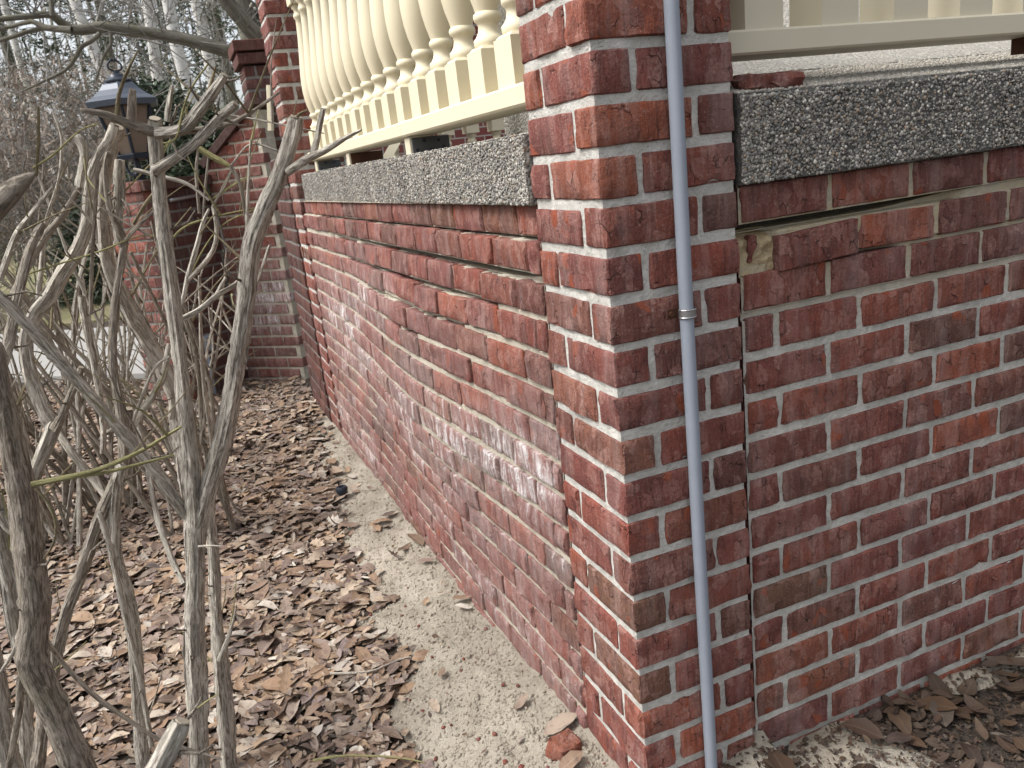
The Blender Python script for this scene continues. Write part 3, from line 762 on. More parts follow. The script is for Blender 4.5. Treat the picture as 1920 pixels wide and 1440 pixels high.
# ------------------------------------------------------------------ balustrades
BAL = [(0.0355, 0.0), (0.0375, 0.006), (0.0375, 0.016), (0.031, 0.022), (0.0255, 0.032), (0.0235, 0.044), (0.0265, 0.052), (0.0315, 0.056), (0.0330, 0.063), (0.0315, 0.070),
       (0.0270, 0.074), (0.0300, 0.086), (0.0370, 0.110), (0.0430, 0.140), (0.0465, 0.175), (0.0470, 0.205), (0.0450, 0.245), (0.0405, 0.295), (0.0350, 0.345), (0.0300, 0.395),
       (0.0262, 0.440), (0.0240, 0.480), (0.0240, 0.505), (0.0300, 0.512), (0.0315, 0.520), (0.0290, 0.528), (0.0240, 0.535), (0.0260, 0.548), (0.0340, 0.556), (0.0340, 0.57)]
BS = 0.0865
_bal = {}
def baluster(parent, loc, mat, block_h=0.098):
    key = (mat, block_h)
    if key not in _bal:
        bx = MB().box((0, 0, block_h / 2), (BS, BS, block_h))
        # rounded shoulder on the block top
        bx.box((0, 0, block_h + 0.004), (BS * 0.94, BS * 0.94, 0.008), taper=0.82)
        mb_ = mesh_from('base_block', bx.v, bx.f)
        vs = MB().lathe(BAL, 22, (0, 0, block_h + 0.007)); mv_ = mesh_from('baluster', vs.v, vs.f, True, 50)
        tb = MB().box((0, 0, block_h + 0.577 + 0.045), (BS, BS, 0.09)); mt_ = mesh_from('top_block', tb.v, tb.f)
        for q in (mb_, mv_, mt_): q.materials.append(M[mat])
        _bal[key] = (mb_, mv_, mt_)
    mb_, mv_, mt_ = _bal[key]
    v = link('baluster', mv_, None, parent, loc, (rnd.gauss(0, 0.003), rnd.gauss(0, 0.003), rnd.gauss(0, 0.03)))
    link('base_block', mb_, None, v); link('top_block', mt_, None, v)
    return v
lb = empty('turned_balustrade', (0.0, 0.0, -0.06)); tag(lb, 'cream balustrade of bulbous turned balusters above the left coping', 'balustrade')
BX = 0.05
mb = MB().box((BX + 0.045, 1.735, 0.026), (0.115, 2.91, 0.044)); mb.build('bottom_rail', M['cream'], lb, bevel=0.005)
mb = MB().box((BX + 0.045, 1.735, 0.880), (0.115, 2.91, 0.06)); mb.build('top_rail', M['cream'], lb, bevel=0.006)
for k2 in range(16):
    baluster(lb, (BX + BS / 2, 0.424 + BS / 2 + 0.1722 * k2, 0.048), 'cream')
# steel shoes under the rail, standing on the coping
for yq, wx, mt in ((1.27, 0.125, 'steel_dark'), (2.20, 0.14, 'rust'), (3.02, 0.12, 'steel_dark')):
    sh = MB().box((BX + wx / 2, yq + 0.03, -0.0265), (wx, 0.055, 0.052)).build('support_block', M['cream_old'], lb, bevel=0.002)
    pl = MB().box((BX + 0.004 + wx / 2, yq - 0.0005, -0.0265), (wx - 0.006, 0.005, 0.047)).build('plate', M[mt], sh, bevel=0.001)
    if mt == 'steel_dark':
        for dz, dx in ((-0.012, 0.02), (0.013, 0.045), (-0.014, 0.065), (0.011, 0.09), (-0.009, 0.105)): MB().tube([(BX + dx, yq - 0.003, -0.0265 + dz), (BX + dx, yq - 0.0065, -0.0265 + dz)], 0.0048, 8).build('bolt_head', M['lampblack'], sh)
rb = empty('square_base_balustrade', (0, 0, -0.03)); tag(rb, 'worn cream balustrade with square baluster bases above the right coping', 'balustrade')
mb = MB().box((1.12, 0.105, 0.025), (1.69, 0.11, 0.042)); mb.build('bottom_rail', M['cream_old'], rb, bevel=0.004)
mb = MB().box((1.12, 0.105, 0.88), (1.69, 0.11, 0.06)); mb.build('top_rail', M['cream_old'], rb, bevel=0.006)
for k2 in range(9):
    baluster(rb, (0.343 + BS / 2 + 0.1755 * k2, 0.062 + BS / 2, 0.046), 'cream_old', 0.105)
MB().box((1.15, 0.11, -0.012), (0.06, 0.06, 0.034)).build('support_block', M['rust'], rb)
# a second balustrade across the porch, seen under the near rail
fb = empty('inner_balustrade', (0, 0, -0.75)); tag(fb, 'far cream balustrade seen through the gap under the left rail', 'balustrade')
MB().box((2.05, 3.95, 0.905), (2.9, 0.11, 0.05)).build('top_rail', M['cream'], fb, bevel=0.005)
MB().box((2.05, 3.95, 0.08), (2.9, 0.11, 0.05)).build('bottom_rail', M['cream'], fb, bevel=0.005)
for k2 in range(16):
    baluster(fb, (0.70 + 0.1755 * k2, 3.95, 0.105), 'cream')
MB().tube([(0.33, 3.25, 0.50), (0.75, 3.8, 0.86)], 0.035, 4).build('sloped_rail', M['cream'], fb)
# house wall at the back of the porch
def house_mat():
    m = NT('house_brickwork'); tc = m.n('TexCoord').outputs['Object']
    mp = m.n('Mapping'); m.set(mp, 'Vector', tc); m.set(mp, 'Rotation', (math.radians(90), 0, 0))
    b = m.n('TexBrick'); m.set(b, 'Vector', mp.outputs[0]); m.set(b, 'Scale', 1.0); m.set(b, 'Brick Width', 0.2); m.set(b, 'Row Height', 0.0813); m.set(b, 'Mortar Size', 0.006)
    m.set(b, 'Color1', (0.15, 0.045, 0.04, 1)); m.set(b, 'Color2', (0.20, 0.07, 0.06, 1)); m.set(b, 'Mortar', (0.36, 0.34, 0.30, 1))
    return m.done(b.outputs[0], 0.9)
hw = MB().box((3.4, 6.4, 0.7), (5.0, 0.25, 4.6)).build('house_wall', house_mat()); tag(hw, 'brick house wall glimpsed behind the porch balusters', 'wall')

# ------------------------------------------------------------------ far corner pillar and stair walls
pillar('brick_pillar', (-0.041, 3.205), 0, -20 * PITCH, 14 * PITCH, 0, 'brick', True, label='far red brick pillar at the end of the turned balustrade')
def brick_run(name, label, p0, p1, z0, ztop, mat, cat='wall', hi=False, thick=0.20, group=None, mortar='mortar'):
    """straight wall whose visible face runs p0 -> p1 with its body to the left of that direction"""
    d = np.array(p1) - np.array(p0); Lw = np.linalg.norm(d); a = math.atan2(d[1], d[0])
    t = empty(name, (p0[0], p0[1], z0), a); tag(t, label, cat, group)
    f = ztop if callable(ztop) else (lambda s: ztop)
    row = 0
    while True:
        zc = row * PITCH + BH / 2
        if z0 + zc + BH / 2 > max(f(0), f(Lw)) + 0.01: break
        x = 0.0; first = True
        while x < Lw - 0.02:
            L = BL if not (first and row % 2) else 0.088
            first = False
            L = min(L, Lw - x)
            if z0 + zc + BH / 2 <= f(x + L / 2) + (0.065 if callable(ztop) else 0.02) and L > 0.03:
                Lq = round(L / 0.006) * 0.006
                put_brick(t, Lq, BD, BH, mat, (x + L / 2, BD / 2 + rnd.gauss(0, 0.001), zc), (0, 0, rnd.choice((0, math.pi))), hi)
            x += L + JT
        row += 1
    # mortar body with the same top line
    n = 9; V, Fc = [], []
    for i in range(n):
        s = 0.004 + (Lw - 0.008) * i / (n - 1); h = f(s) - z0 - 0.004
        V += [(s, 0.007, 0), (s, 0.007, h), (s, thick, h), (s, thick, 0)]
    for i in range(n - 1):
        for q in range(4): Fc.append([i * 4 + q, (i + 1) * 4 + q, (i + 1) * 4 + (q + 1) % 4, i * 4 + (q + 1) % 4])
    Fc += [[0, 1, 2, 3], [(n - 1) * 4 + 3, (n - 1) * 4 + 2, (n - 1) * 4 + 1, (n - 1) * 4]]
    me = mesh_from('mortar', V, Fc); bm = bmesh.new(); bm.from_mesh(me); bmesh.ops.recalc_face_normals(bm, faces=bm.faces); bm.to_mesh(me); bm.free()
    link('mortar', me, M[mortar], t)
    return t
S2 = math.sqrt(0.5)
# return of the porch wall between the far pillar and the stairs (faces -x): run goes towards -y so the body lies at +x
brick_run('porch_return_wall', 'narrow dull brick strip between the far pillar and the stair wall', (-0.052, 4.12), (-0.052, 3.485), -1.62, 0.0, 'brick_dull', hi=False, thick=0.2, mortar='mortar_dull')
A0, A1 = np.array([-0.39, 5.12]), np.array([-0.015, 4.745])
def rake(s): return 0.0 + 0.36 * (s / 0.53)
ck = brick_run('stair_cheek_wall', 'stair side wall with sloping top and a white salt band, at the end of the leaf bed', A0, A1, -1.62, rake, 'brick_eff', hi=True, mortar='mortar_tan')
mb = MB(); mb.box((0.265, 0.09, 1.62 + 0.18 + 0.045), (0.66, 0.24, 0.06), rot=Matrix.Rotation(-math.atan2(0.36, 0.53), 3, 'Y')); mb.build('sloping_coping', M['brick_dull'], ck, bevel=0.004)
W0 = np.array([-0.82, 4.69])
ww = brick_run('wing_wall', 'dark brick wing wall of the stairs carrying grey conduits', W0, A0 + np.array([0.0, 0.0]), -1.62, -0.10, 'brick_dull', hi=False, thick=0.34, mortar='mortar_dull')
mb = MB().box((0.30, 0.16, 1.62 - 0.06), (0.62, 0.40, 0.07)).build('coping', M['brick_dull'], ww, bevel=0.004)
PE = W0 + 0.36 * np.array([-S2, S2])
lp = brick_run('lamp_pier', 'brick pier end carrying the black lantern', PE, W0, -1.62, -0.10, 'brick', 'pier', hi=False, thick=0.34, mortar='mortar_dull')
for q in range(4):
    put_brick(lp, 0.083, 0.19, 0.066, 'brick', (0.045 + q * 0.0935, 0.08, 1.62 - 0.064), (0, 0, 0), False)
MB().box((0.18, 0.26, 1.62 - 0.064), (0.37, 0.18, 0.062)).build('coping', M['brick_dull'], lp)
# tall pier with a corbelled cap at the head of the stairs
_sp = CAM_POS + ray(470, 200) * ((4.86 - CAM_POS[1]) / ray(470, 200)[1])
sp = pillar('stair_pier', (_sp[0], 4.86), 0.0, -20 * PITCH, 8 * PITCH, 0, 'brick_dull', False, mortar='mortar_dull', label='tall brick pier with corbelled cap half hidden behind the far pillar', W=0.36)
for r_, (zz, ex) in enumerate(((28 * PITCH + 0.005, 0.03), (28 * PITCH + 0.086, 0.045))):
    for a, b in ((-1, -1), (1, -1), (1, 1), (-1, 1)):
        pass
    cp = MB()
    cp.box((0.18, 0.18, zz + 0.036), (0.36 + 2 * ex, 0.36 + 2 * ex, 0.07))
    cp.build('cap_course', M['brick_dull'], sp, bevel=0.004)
hd = MB().tube([tuple(at_depth(505, 160, 5.75)), tuple(at_depth(508, 245, 5.75))], 0.022, 6).build('stair_handrail_post', M['cream']); tag(hd, 'slim cream post beside the corbelled pier', 'post')

# conduits and box on the wing wall
def on_wing(u, v, off=0.03):
    r = ray(u, v); nrm = np.array([S2, -S2, 0.0]); p0 = np.array([*W0, 0]) + nrm * off
    return CAM_POS + r * (((p0 - CAM_POS) @ nrm) / (r @ nrm))
cd = empty('wall_conduit', tuple(on_wing(478, 715))); tag(cd, 'thin grey conduit bending down the dark wing wall', 'conduit')
pts = [on_wing(u, v, 0.026) for u, v in ((318, 376), (372, 367), (392, 370), (401, 386), (412, 425), (426, 480), (446, 570), (470, 690), (477, 716))]
base = np.array(on_wing(478, 715))
V, Fq = sweep(catmull(np.array(pts), 0.03) - base, 0.014, 10); link('pipe', mesh_from('pipe', V, Fq, True), M['zinc'], cd)
c2 = empty('short_conduit', tuple(on_wing(408, 765))); tag(c2, 'short grey conduit under the outlet box on the wing wall', 'conduit'); base = np.array(on_wing(408, 765))
V, Fq = sweep(np.array([on_wing(388, 660), on_wing(396, 700), on_wing(408, 765)]) - base, 0.013, 8); link('pipe', mesh_from('pipe', V, Fq, True), M['pvc'], c2)
bp = on_wing(385, 643, 0.04)
bo = empty('outlet_box', tuple(bp), math.radians(45)); tag(bo, 'small grey outlet box low on the dark wing wall', 'outlet box')
MB().box((0, 0, 0), (0.085, 0.06, 0.125)).build('box', M['zinc'], bo, bevel=0.006)
MB().box((0, -0.034, 0.0), (0.075, 0.012, 0.11)).build('cover', M['pvc'], bo, bevel=0.004)

# ------------------------------------------------------------------ lantern
lx = W0 + 0.17 * np.array([-S2, S2]) + 0.17 * np.array([S2, S2])
lan = empty('lantern', (lx[0], lx[1], -0.095), math.radians(28)); tag(lan, 'large black lantern with amber panes on the brick pier', 'lantern')
MB().lathe([(0.10, 0.0), (0.10, 0.012), (0.06, 0.03), (0.028, 0.045), (0.024, 0.10), (0.034, 0.12), (0.022, 0.14), (0.022, 0.20)], 18).build('base', M['lampblack'], lan, True, 40)
for q in range(6):
    a = q * math.pi / 3
    pts = [(0.02 * math.cos(a), 0.02 * math.sin(a), 0.10), (0.07 * math.cos(a), 0.07 * math.sin(a), 0.13), (0.085 * math.cos(a), 0.085 * math.sin(a), 0.19), (0.095 * math.cos(a), 0.095 * math.sin(a), 0.235)]
    if q % 2 == 0: MB().tube(catmull(np.array(pts), 0.02), 0.009, 6).build('scroll', M['lampblack'], lan, True)
MB().lathe([(0.05, 0.20), (0.12, 0.215), (0.125, 0.24), (0.11, 0.25)], 6).build('tray', M['lampblack'], lan)
hb, ht, rb_, rt_ = 0.245, 0.545, 0.105, 0.185
for q in range(6):
    a, b = q * math.pi / 3, (q + 1) * math.pi / 3
    MB().tube([(rb_ * math.cos(a), rb_ * math.sin(a), hb), (rt_ * math.cos(a), rt_ * math.sin(a), ht)], 0.011, 5).build('corner_bar', M['lampblack'], lan)
    k3 = 0.965
    v4 = [(rb_ * k3 * math.cos(a), rb_ * k3 * math.sin(a), hb), (rb_ * k3 * math.cos(b), rb_ * k3 * math.sin(b), hb), (rt_ * k3 * math.cos(b), rt_ * k3 * math.sin(b), ht), (rt_ * k3 * math.cos(a), rt_ * k3 * math.sin(a), ht)]
    i4 = [(x * 0.97, y * 0.97, z) for x, y, z in v4]
    link('pane', mesh_from('pane', v4 + i4, [[0, 1, 2, 3], [7, 6, 5, 4], [0, 4, 5, 1], [1, 5, 6, 2], [2, 6, 7, 3], [3, 7, 4, 0]]), M['amber'], lan)
rf_ = MB().lathe([(0.19, ht - 0.005), (0.235, ht), (0.245, ht + 0.035), (0.235, ht + 0.042), (0.19, ht + 0.066), (0.14, ht + 0.105), (0.11, ht + 0.14), (0.085, ht + 0.155)], 6).build('roof', M['roofmetal'], lan)
MB().lathe([(0.09, ht + 0.155), (0.09, ht + 0.165), (0.06, ht + 0.18), (0.05, ht + 0.20), (0.022, ht + 0.21), (0.014, ht + 0.23)], 16).build('cupola', M['lampblack'], rf_, True, 40)
for s_ in (-1, 1):
    pts = [(0, 0, ht + 0.225), (s_ * 0.035, 0, ht + 0.235), (s_ * 0.045, 0, ht + 0.265), (s_ * 0.02, 0, ht + 0.29), (s_ * 0.006, 0, ht + 0.30), (s_ * 0.012, 0, ht + 0.285)]
    MB().tube(catmull(np.array(pts), 0.01), 0.0065, 6).build('finial_loop', M['lampblack'], rf_, True)

# ------------------------------------------------------------------ grey conduit on the near pillar
CX = 0.1425
pv = empty('conduit_pipe', (CX, -0.0165, -1.62)); tag(pv, 'grey plastic conduit pipe running down the near brick pillar', 'conduit')
MB().tube([(0.001, 0, 0.0), (-0.001, 0.0008, 0.8), (-0.002, 0, 1.2), (0.0, 0, 1.62), (0.001, 0, 2.35)], 0.01235, 24).build('pipe', M['pvc'], pv, True, 50)
cl = MB(); zc = 1.62 - 0.446
ring = [(0.0145 * math.cos(t) , 0.0145 * math.sin(t) * -1) for t in np.linspace(-0.2, math.pi + 0.2, 15)]
V, Fc = [], []
for x, y in ring:
    for dz in (-0.008, 0.008):
        V.append((x - 0.001, y, zc + dz)); V.append(((x) * 1.10 - 0.001, y * 1.10, zc + dz))
for i in range(len(ring) - 1):
    a = i * 4; b = a + 4; Fc += [[a, a + 2, b + 2, b], [a + 1, b + 1, b + 3, a + 3], [a, b, b + 1, a + 1], [a + 2, a + 3, b + 3, b + 2]]
st = link('strap', mesh_from('strap', V, Fc), M['zinc'], pv)
MB().box((-0.025, 0.0135, zc), (0.026, 0.0025, 0.0165)).build('strap_tab', M['rust'], st)
for s_ in (-1, 1):
    MB().tube([(0.0155 * math.cos(t) - 0.001, -0.0155 * math.sin(t), zc + s_ * 0.0066) for t in np.linspace(-0.1, math.pi + 0.1, 14)], 0.0014, 6).build('strap_rib', M['zinc'], st)
MB().tube([(-0.026, 0.013, zc), (-0.026, 0.007, zc)], 0.0048, 8).build('screw', M['rust'], st)

# ------------------------------------------------------------------ small loose things
def lump(name, L, D, H, loc, rot, mat, label, cat, seed):
    me = brick_mesh(L, D, H, seed, 6, 4, 3, 0.0045, 0.003); me.materials.append(M[mat])
    o = link(name, me, None, None, loc, rot); return tag(o, label, cat)
lump('brick_fragment', 0.112, 0.055, 0.026, (0.372, 0.036, -0.074), (0.08, 0.02, 0.05), 'brick', 'broken slip of red brick lying on the right coping', 'brick', 5)
g = on_ground(1060, 1412, -1.47)
lump('brick_chunk', 0.058, 0.05, 0.042, (g[0], g[1], surf_z(g[0], g[1]) + 0.014), (0.15, 0.1, 0.25), 'brick', 'small broken brick chunk lying on the sand by the wall foot', 'brick', 9)
g = on_ground(645, 940, GZ)
spk = empty('sprinkler_head', (g[0], g[1], surf_z(g[0], g[1]))); tag(spk, 'small black sprinkler head sticking out of the leaves', 'sprinkler')
MB().lathe([(0.017, -0.02), (0.017, 0.028), (0.013, 0.03)], 14).build('body', M['lampblack'], spk, True, 40)
MB().lathe([(0.024, 0.026), (0.027, 0.034), (0.027, 0.05), (0.022, 0.056), (0.012, 0.056), (0.011, 0.05)], 14).build('cap', M['lampblack'], spk, True, 40)

# ================================================================== SHRUBS (hard-pruned, corky-winged stems)
STEM_N = [0]; STEMS = {}
def stem_mesh(P4, sides=14, step=0.012, wing=0.30, seed=1, knots=True):
    Q = catmull(np.array(P4, float), step); C, R = Q[:, :3], np.maximum(Q[:, 3], 0.0006)
    C = C.copy(); m = len(C); r = random.Random(seed)
    for i in range(m):
        nv = mnoise.noise_vector(Vector((i * step * 9 + seed * 3.3, seed * 1.1, 0))); C[i] += np.array(nv) * R[i] * 0.10
    T, N, B = frames(C); s = np.concatenate([[0], np.cumsum(np.linalg.norm(np.diff(C, axis=0), axis=1))])
    a = np.arange(sides) * 2 * np.pi / sides
    ph = [r.uniform(0, 6.28)]; ph = [ph[0] + q * math.pi / 2 for q in range(4)]
    V, A = [], []
    for i in range(m):
        nd = ((s[i] + seed * 0.031) % 0.115) - 0.0575
        rr = R[i] * (1 + 0.06 * mnoise.noise(Vector((s[i] * 22, seed * 5.0, 1))) + 0.13 * math.exp(-(nd / 0.007) ** 2))
        for j in range(sides):
            f = 1 + 0.10 * mnoise.noise(Vector((math.cos(a[j]) * 1.6 + seed, math.sin(a[j]) * 1.6, s[i] * 7))) + 0.09 * mnoise.noise(Vector((math.cos(a[j]) * 4.5 + seed, math.sin(a[j]) * 4.5, s[i] * 6)))
            if wing > 0:
                for q, p0 in enumerate(ph):
                    d = abs((a[j] - p0 - s[i] * 0.4 + math.pi) % (2 * math.pi) - math.pi)
                    if d < math.pi / sides * 1.02:
                        g_ = mnoise.noise(Vector((s[i] * 5.5, q * 7.7 + seed, 3))) + 0.25 + 0.35 * mnoise.noise(Vector((s[i] * 40, q * 3.0, seed)))
                        f += wing * max(0.0, min(1.0, g_ * 2.2))
            ca, sa = math.cos(a[j]), math.sin(a[j])
            if i == m - 1: f *= 0.9 + 0.16 * mnoise.noise(Vector((j * 1.3, seed, 9)))
            V.append(C[i] + rr * f * (ca * N[i] + sa * B[i]) + (T[i] * rr * 0.5 * mnoise.noise(Vector((j * 0.9, seed * 2.2, 4))) if i == m - 1 else 0)); A.append((ca * R[i] + seed * 0.37, sa * R[i], s[i] + seed * 1.3))
    F = []
    for k3 in range(m - 1):
        for j in range(sides):
            jj = (j + 1) % sides; F.append([k3 * sides + j, k3 * sides + jj, (k3 + 1) * sides + jj, (k3 + 1) * sides + j])
    V.append(C[0] - T[0] * R[0] * 0.2); V.append(C[-1] + T[-1] * R[-1] * 0.12); A += [(seed, 0, 0), (seed, 0, 0)]
    for j in range(sides):
        F.append([(j + 1) % sides, j, len(V) - 2]); F.append([(m - 1) * sides + j, (m - 1) * sides + (j + 1) % sides, len(V) - 1])
    me = mesh_from('stem', V, F, True, 55)
    at = me.attributes.new('stem', 'FLOAT_VECTOR', 'POINT'); at.data.foreach_set('vector', np.array(A, np.float32).ravel())
    return me, C, R, T
def corky_wings(o, C, R, base, seed):
    """thin flat cork ridges standing off the stem, in broken lengths"""
    r = random.Random(seed * 17 + 5); T, N, B = frames(C); n = len(C); V, F = [], []
    a0 = r.uniform(0, 6.28); view = CAM_POS - C[n // 2]; view /= np.linalg.norm(view)
    va = math.atan2(view @ B[n // 2], view @ N[n // 2])
    for a in (va + r.uniform(0.2, 0.9), va - r.uniform(0.2, 0.9), va + r.uniform(1.3, 1.8), va - r.uniform(1.3, 1.8)):
        i = r.randint(1, max(2, n // 6))
        while i < n - 4:
            L = r.randint(5, 26); j = min(n - 2, i + L); b = len(V); h0 = r.uniform(0.10, 0.30)
            for k in range(i, j + 1):
                t = (k - i) / max(1, j - i); e = min(1, 5 * t, 5 * (1 - t)); an = a + 0.15 * mnoise.noise(Vector((k * 0.05, seed, a)))
                d = math.cos(an) * N[k] + math.sin(an) * B[k]; sd = np.cross(T[k], d)
                h = R[k] * h0 * e * (0.8 + 0.5 * mnoise.noise(Vector((k * 0.4, seed, a * 3)))); wd = R[k] * 0.11
                V += [C[k] + d * R[k] * 0.82 + sd * wd - base, C[k] + d * (R[k] * 0.98 + h) + sd * wd * 0.7 - base, C[k] + d * (R[k] * 0.98 + h) - sd * wd * 0.7 - base, C[k] + d * R[k] * 0.82 - sd * wd - base]
                if k > i:
                    q = b + (k - i) * 4
                    for m in range(4): F.append([q - 4 + m, q + m, q + (m + 1) % 4, q - 4 + (m + 1) % 4])
            q = len(V) - 4; F += [[b + 3, b + 2, b + 1, b], [q, q + 1, q + 2, q + 3]]
            i = j + r.randint(2, 14)
    if F:
        me = mesh_from('corky_wing', V, F)
        at = me.attributes.new('stem', 'FLOAT_VECTOR', 'POINT'); at.data.foreach_set('vector', (np.array(V, np.float32) * 0.6).ravel())
        link('corky_wing', me, M['wing'], o)
def spurs(o, C, R, base, seed):
    """short side spurs and bud pegs along a stem"""
    r = random.Random(seed * 31 + 7); n = len(C); T, N, B = frames(C)
    for q in range(r.randint(2, 5)):
        i = r.randint(2, n - 2); a = r.uniform(0, 6.28); d = math.cos(a) * N[i] + math.sin(a) * B[i]; L = r.choice((0.012, 0.02, 0.035, 0.05))
        p0 = C[i] + d * R[i] * 0.8; p1 = p0 + d * L * 0.7 + T[i] * L * 0.3; p2 = p1 + d * L * 0.3 + T[i] * L * 0.45
        rr = 0.0016 + 0.012 * L; V, F = sweep([p0 - base, p1 - base, p2 - base], [rr * 1.3, rr, rr * 0.6], 5)
        me = mesh_from('spur', V, F, True); at = me.attributes.new('stem', 'FLOAT_VECTOR', 'POINT'); at.data.foreach_set('vector', np.array(V, np.float32).ravel())
        link('spur', me, M['bark_dark'], o)
def stem(parent, pts, D, mat='bark', name='stem', sides=16, wing=0.25, cut=False, step=0.012):
    """pts (u, v, width in px) in the photograph's frame; D = distance ahead of the camera (one value, a pair, or one per point)"""
    n = len(pts); kf = parent.get('near_k', 1.0)
    Ds = [D] * n if np.isscalar(D) else (list(np.linspace(D[0], D[1], n)) if len(D) == 2 and n != 2 else list(D))
    P4 = []
    for (u, v, wpx), d in zip(pts, Ds):
        p = at_depth(u, v, d * kf); dist = (p - CAM_POS) @ CAM_R[2]
        P4.append((*p, wpx / F_PX * dist / 2 * 0.75))
    STEM_N[0] += 1
    me, C, R, T = stem_mesh(P4, sides, step, wing, STEM_N[0])
    base = np.array(parent.location); me.transform(Matrix.Translation(Vector(-base)))
    o = link(name, me, M[mat], parent); STEMS.setdefault(parent.name, []).append((C, R))
    if R.mean() > 0.006 and len(C) > 12: spurs(o, C, R, base, STEM_N[0])
    if wing >= 0.25 and R.mean() > 0.008: corky_wings(o, C, R, base, STEM_N[0])
    if cut:
        V, F = sweep([C[-1] + T[-1] * R[-1] * 0.10 - base, C[-1] + T[-1] * (R[-1] * 0.10 + 0.002) - base], R[-1] * 0.80, 12)
        link('cut_end', mesh_from('cut_end', V, F), M['cutwood'], o)
    return o
def shrub(label, u, v, D, k=1.0):
    p = at_depth(u, v, D * k); e = empty('pruned_shrub', (p[0], p[1], GZ)); tag(e, label, 'shrub', None); e['near_k'] = k; return e

# --- middle shrub: the forked stem in front of the wall
A = shrub('pruned winged shrub with a tall forked stem in front of the leaf bed', 378, 1500, 1.88, 0.87)
stem(A, [(384, 1560, 50), (374, 1420, 46), (366, 1200, 47), (367, 1060, 44), (368, 975, 50)], 1.86, 'bark', 'trunk')
stem(A, [(370, 1000, 40), (392, 915, 40), (425, 790, 41), (450, 640, 41), (463, 540, 40), (473, 455, 40), (496, 395, 40), (522, 335, 40), (545, 268, 40), (556, 222, 36)], (1.86, 1.80), 'bark', 'stem', 16, cut=True)
stem(A, [(366, 1000, 38), (360, 900, 35), (350, 800, 33), (335, 660, 32), (318, 520, 32), (304, 420, 33), (296, 330, 32), (291, 262, 34), (290, 224, 33)], (1.86, 1.74), 'bark', 'stem', 16, cut=True)
stem(A, [(540, 322, 22), (572, 300, 20), (606, 284, 17), (645, 260, 12), (678, 243, 5)], (1.80, 1.72), 'bark', 'branch', 10, 0.2)
stem(A, [(586, 294, 15), (594, 262, 14), (600, 232, 14), (606, 204, 14)], (1.78, 1.76), 'bark', 'branch', 10, 0.3)
stem(A, [(552, 232, 10), (560, 215, 8), (577, 206, 5)], (1.80, 1.78), 'twig', 'twig', 6, 0)
stem(A, [(284, 246, 30), (252, 236, 26), (220, 224, 22), (186, 212, 17), (152, 207, 10)], (1.74, 1.66), 'bark_dark', 'branch', 12, 0.2)
stem(A, [(246, 234, 24), (247, 205, 20), (248, 168, 17)], (1.72, 1.70), 'bark_dark', 'branch', 12, 0.2)
stem(A, [(220, 214, 12), (222, 180, 10), (238, 135, 8), (258, 96, 4)], (1.70, 1.66), 'twig', 'twig', 8, 0.4)
stem(A, [(294, 250, 26), (330, 247, 26), (352, 236, 26), (374, 207, 25), (398, 175, 24), (420, 142, 20)], (1.74, 1.70), 'bark', 'branch', 14, 0.25, cut=True)
stem(A, [(335, 248, 18), (380, 243, 15), (430, 232, 12), (478, 206, 9), (524, 173, 6)], (1.75, 1.80), 'bark_dark', 'branch', 10, 0.2)
stem(A, [(314, 228, 13), (317, 195, 12), (323, 160, 10)], 1.73, 'bark', 'branch', 8, 0.5)
stem(A, [(294, 318, 28), (318, 304, 24), (350, 282, 22), (385, 250, 24), (414, 218, 23), (440, 194, 18)], (1.76, 1.70), 'bark', 'branch', 14, 0.25, cut=True)
stem(A, [(342, 598, 16), (375, 580, 15), (409, 552, 14), (442, 533, 12), (453, 513, 10), (462, 463, 9), (464, 380, 8), (470, 262, 5)], (1.86, 1.98), 'bark', 'branch', 10, 0.2)
stem(A, [(404, 556, 9), (414, 537, 8), (424, 520, 7)], 1.90, 'bark', 'branch', 8, 0.3)
stem(A, [(332, 592, 12), (345, 555, 11), (352, 520, 12), (368, 465, 12), (380, 420, 10), (392, 392, 7)], (1.92, 2.0), 'bark', 'branch', 10, 0.3)
stem(A, [(352, 525, 10), (372, 505, 11), (392, 482, 11), (404, 455, 10), (405, 420, 9), (398, 386, 7)], (1.95, 2.0), 'bark_pale', 'branch', 10, 0.3)
stem(A, [(436, 1560, 36), (428, 1400, 35), (413, 1240, 36), (407, 1160, 26), (401, 1060, 25), (396, 985, 22), (386, 930, 18)], (1.95, 2.0), 'bark', 'stem', 14)
stem(A, [(412, 1238, 16), (430, 1190, 10), (444, 1135, 3)], 1.94, 'bark', 'twig', 8, 0.2)
stem(A, [(372, 1025, 6), (395, 1023, 4), (415, 1024, 3)], 1.82, 'bark_pale', 'twig', 6, 0)
stem(A, [(356, 1340, 4), (380, 1320, 4), (408, 1302, 3)], 1.78, 'shoot', 'twig', 6, 0)
stem(A, [(305, 268, 5), (330, 260, 5), (345, 200, 5), (362, 160, 5), (392, 118, 4)], (1.72, 1.7), 'shoot', 'twig', 6, 0)

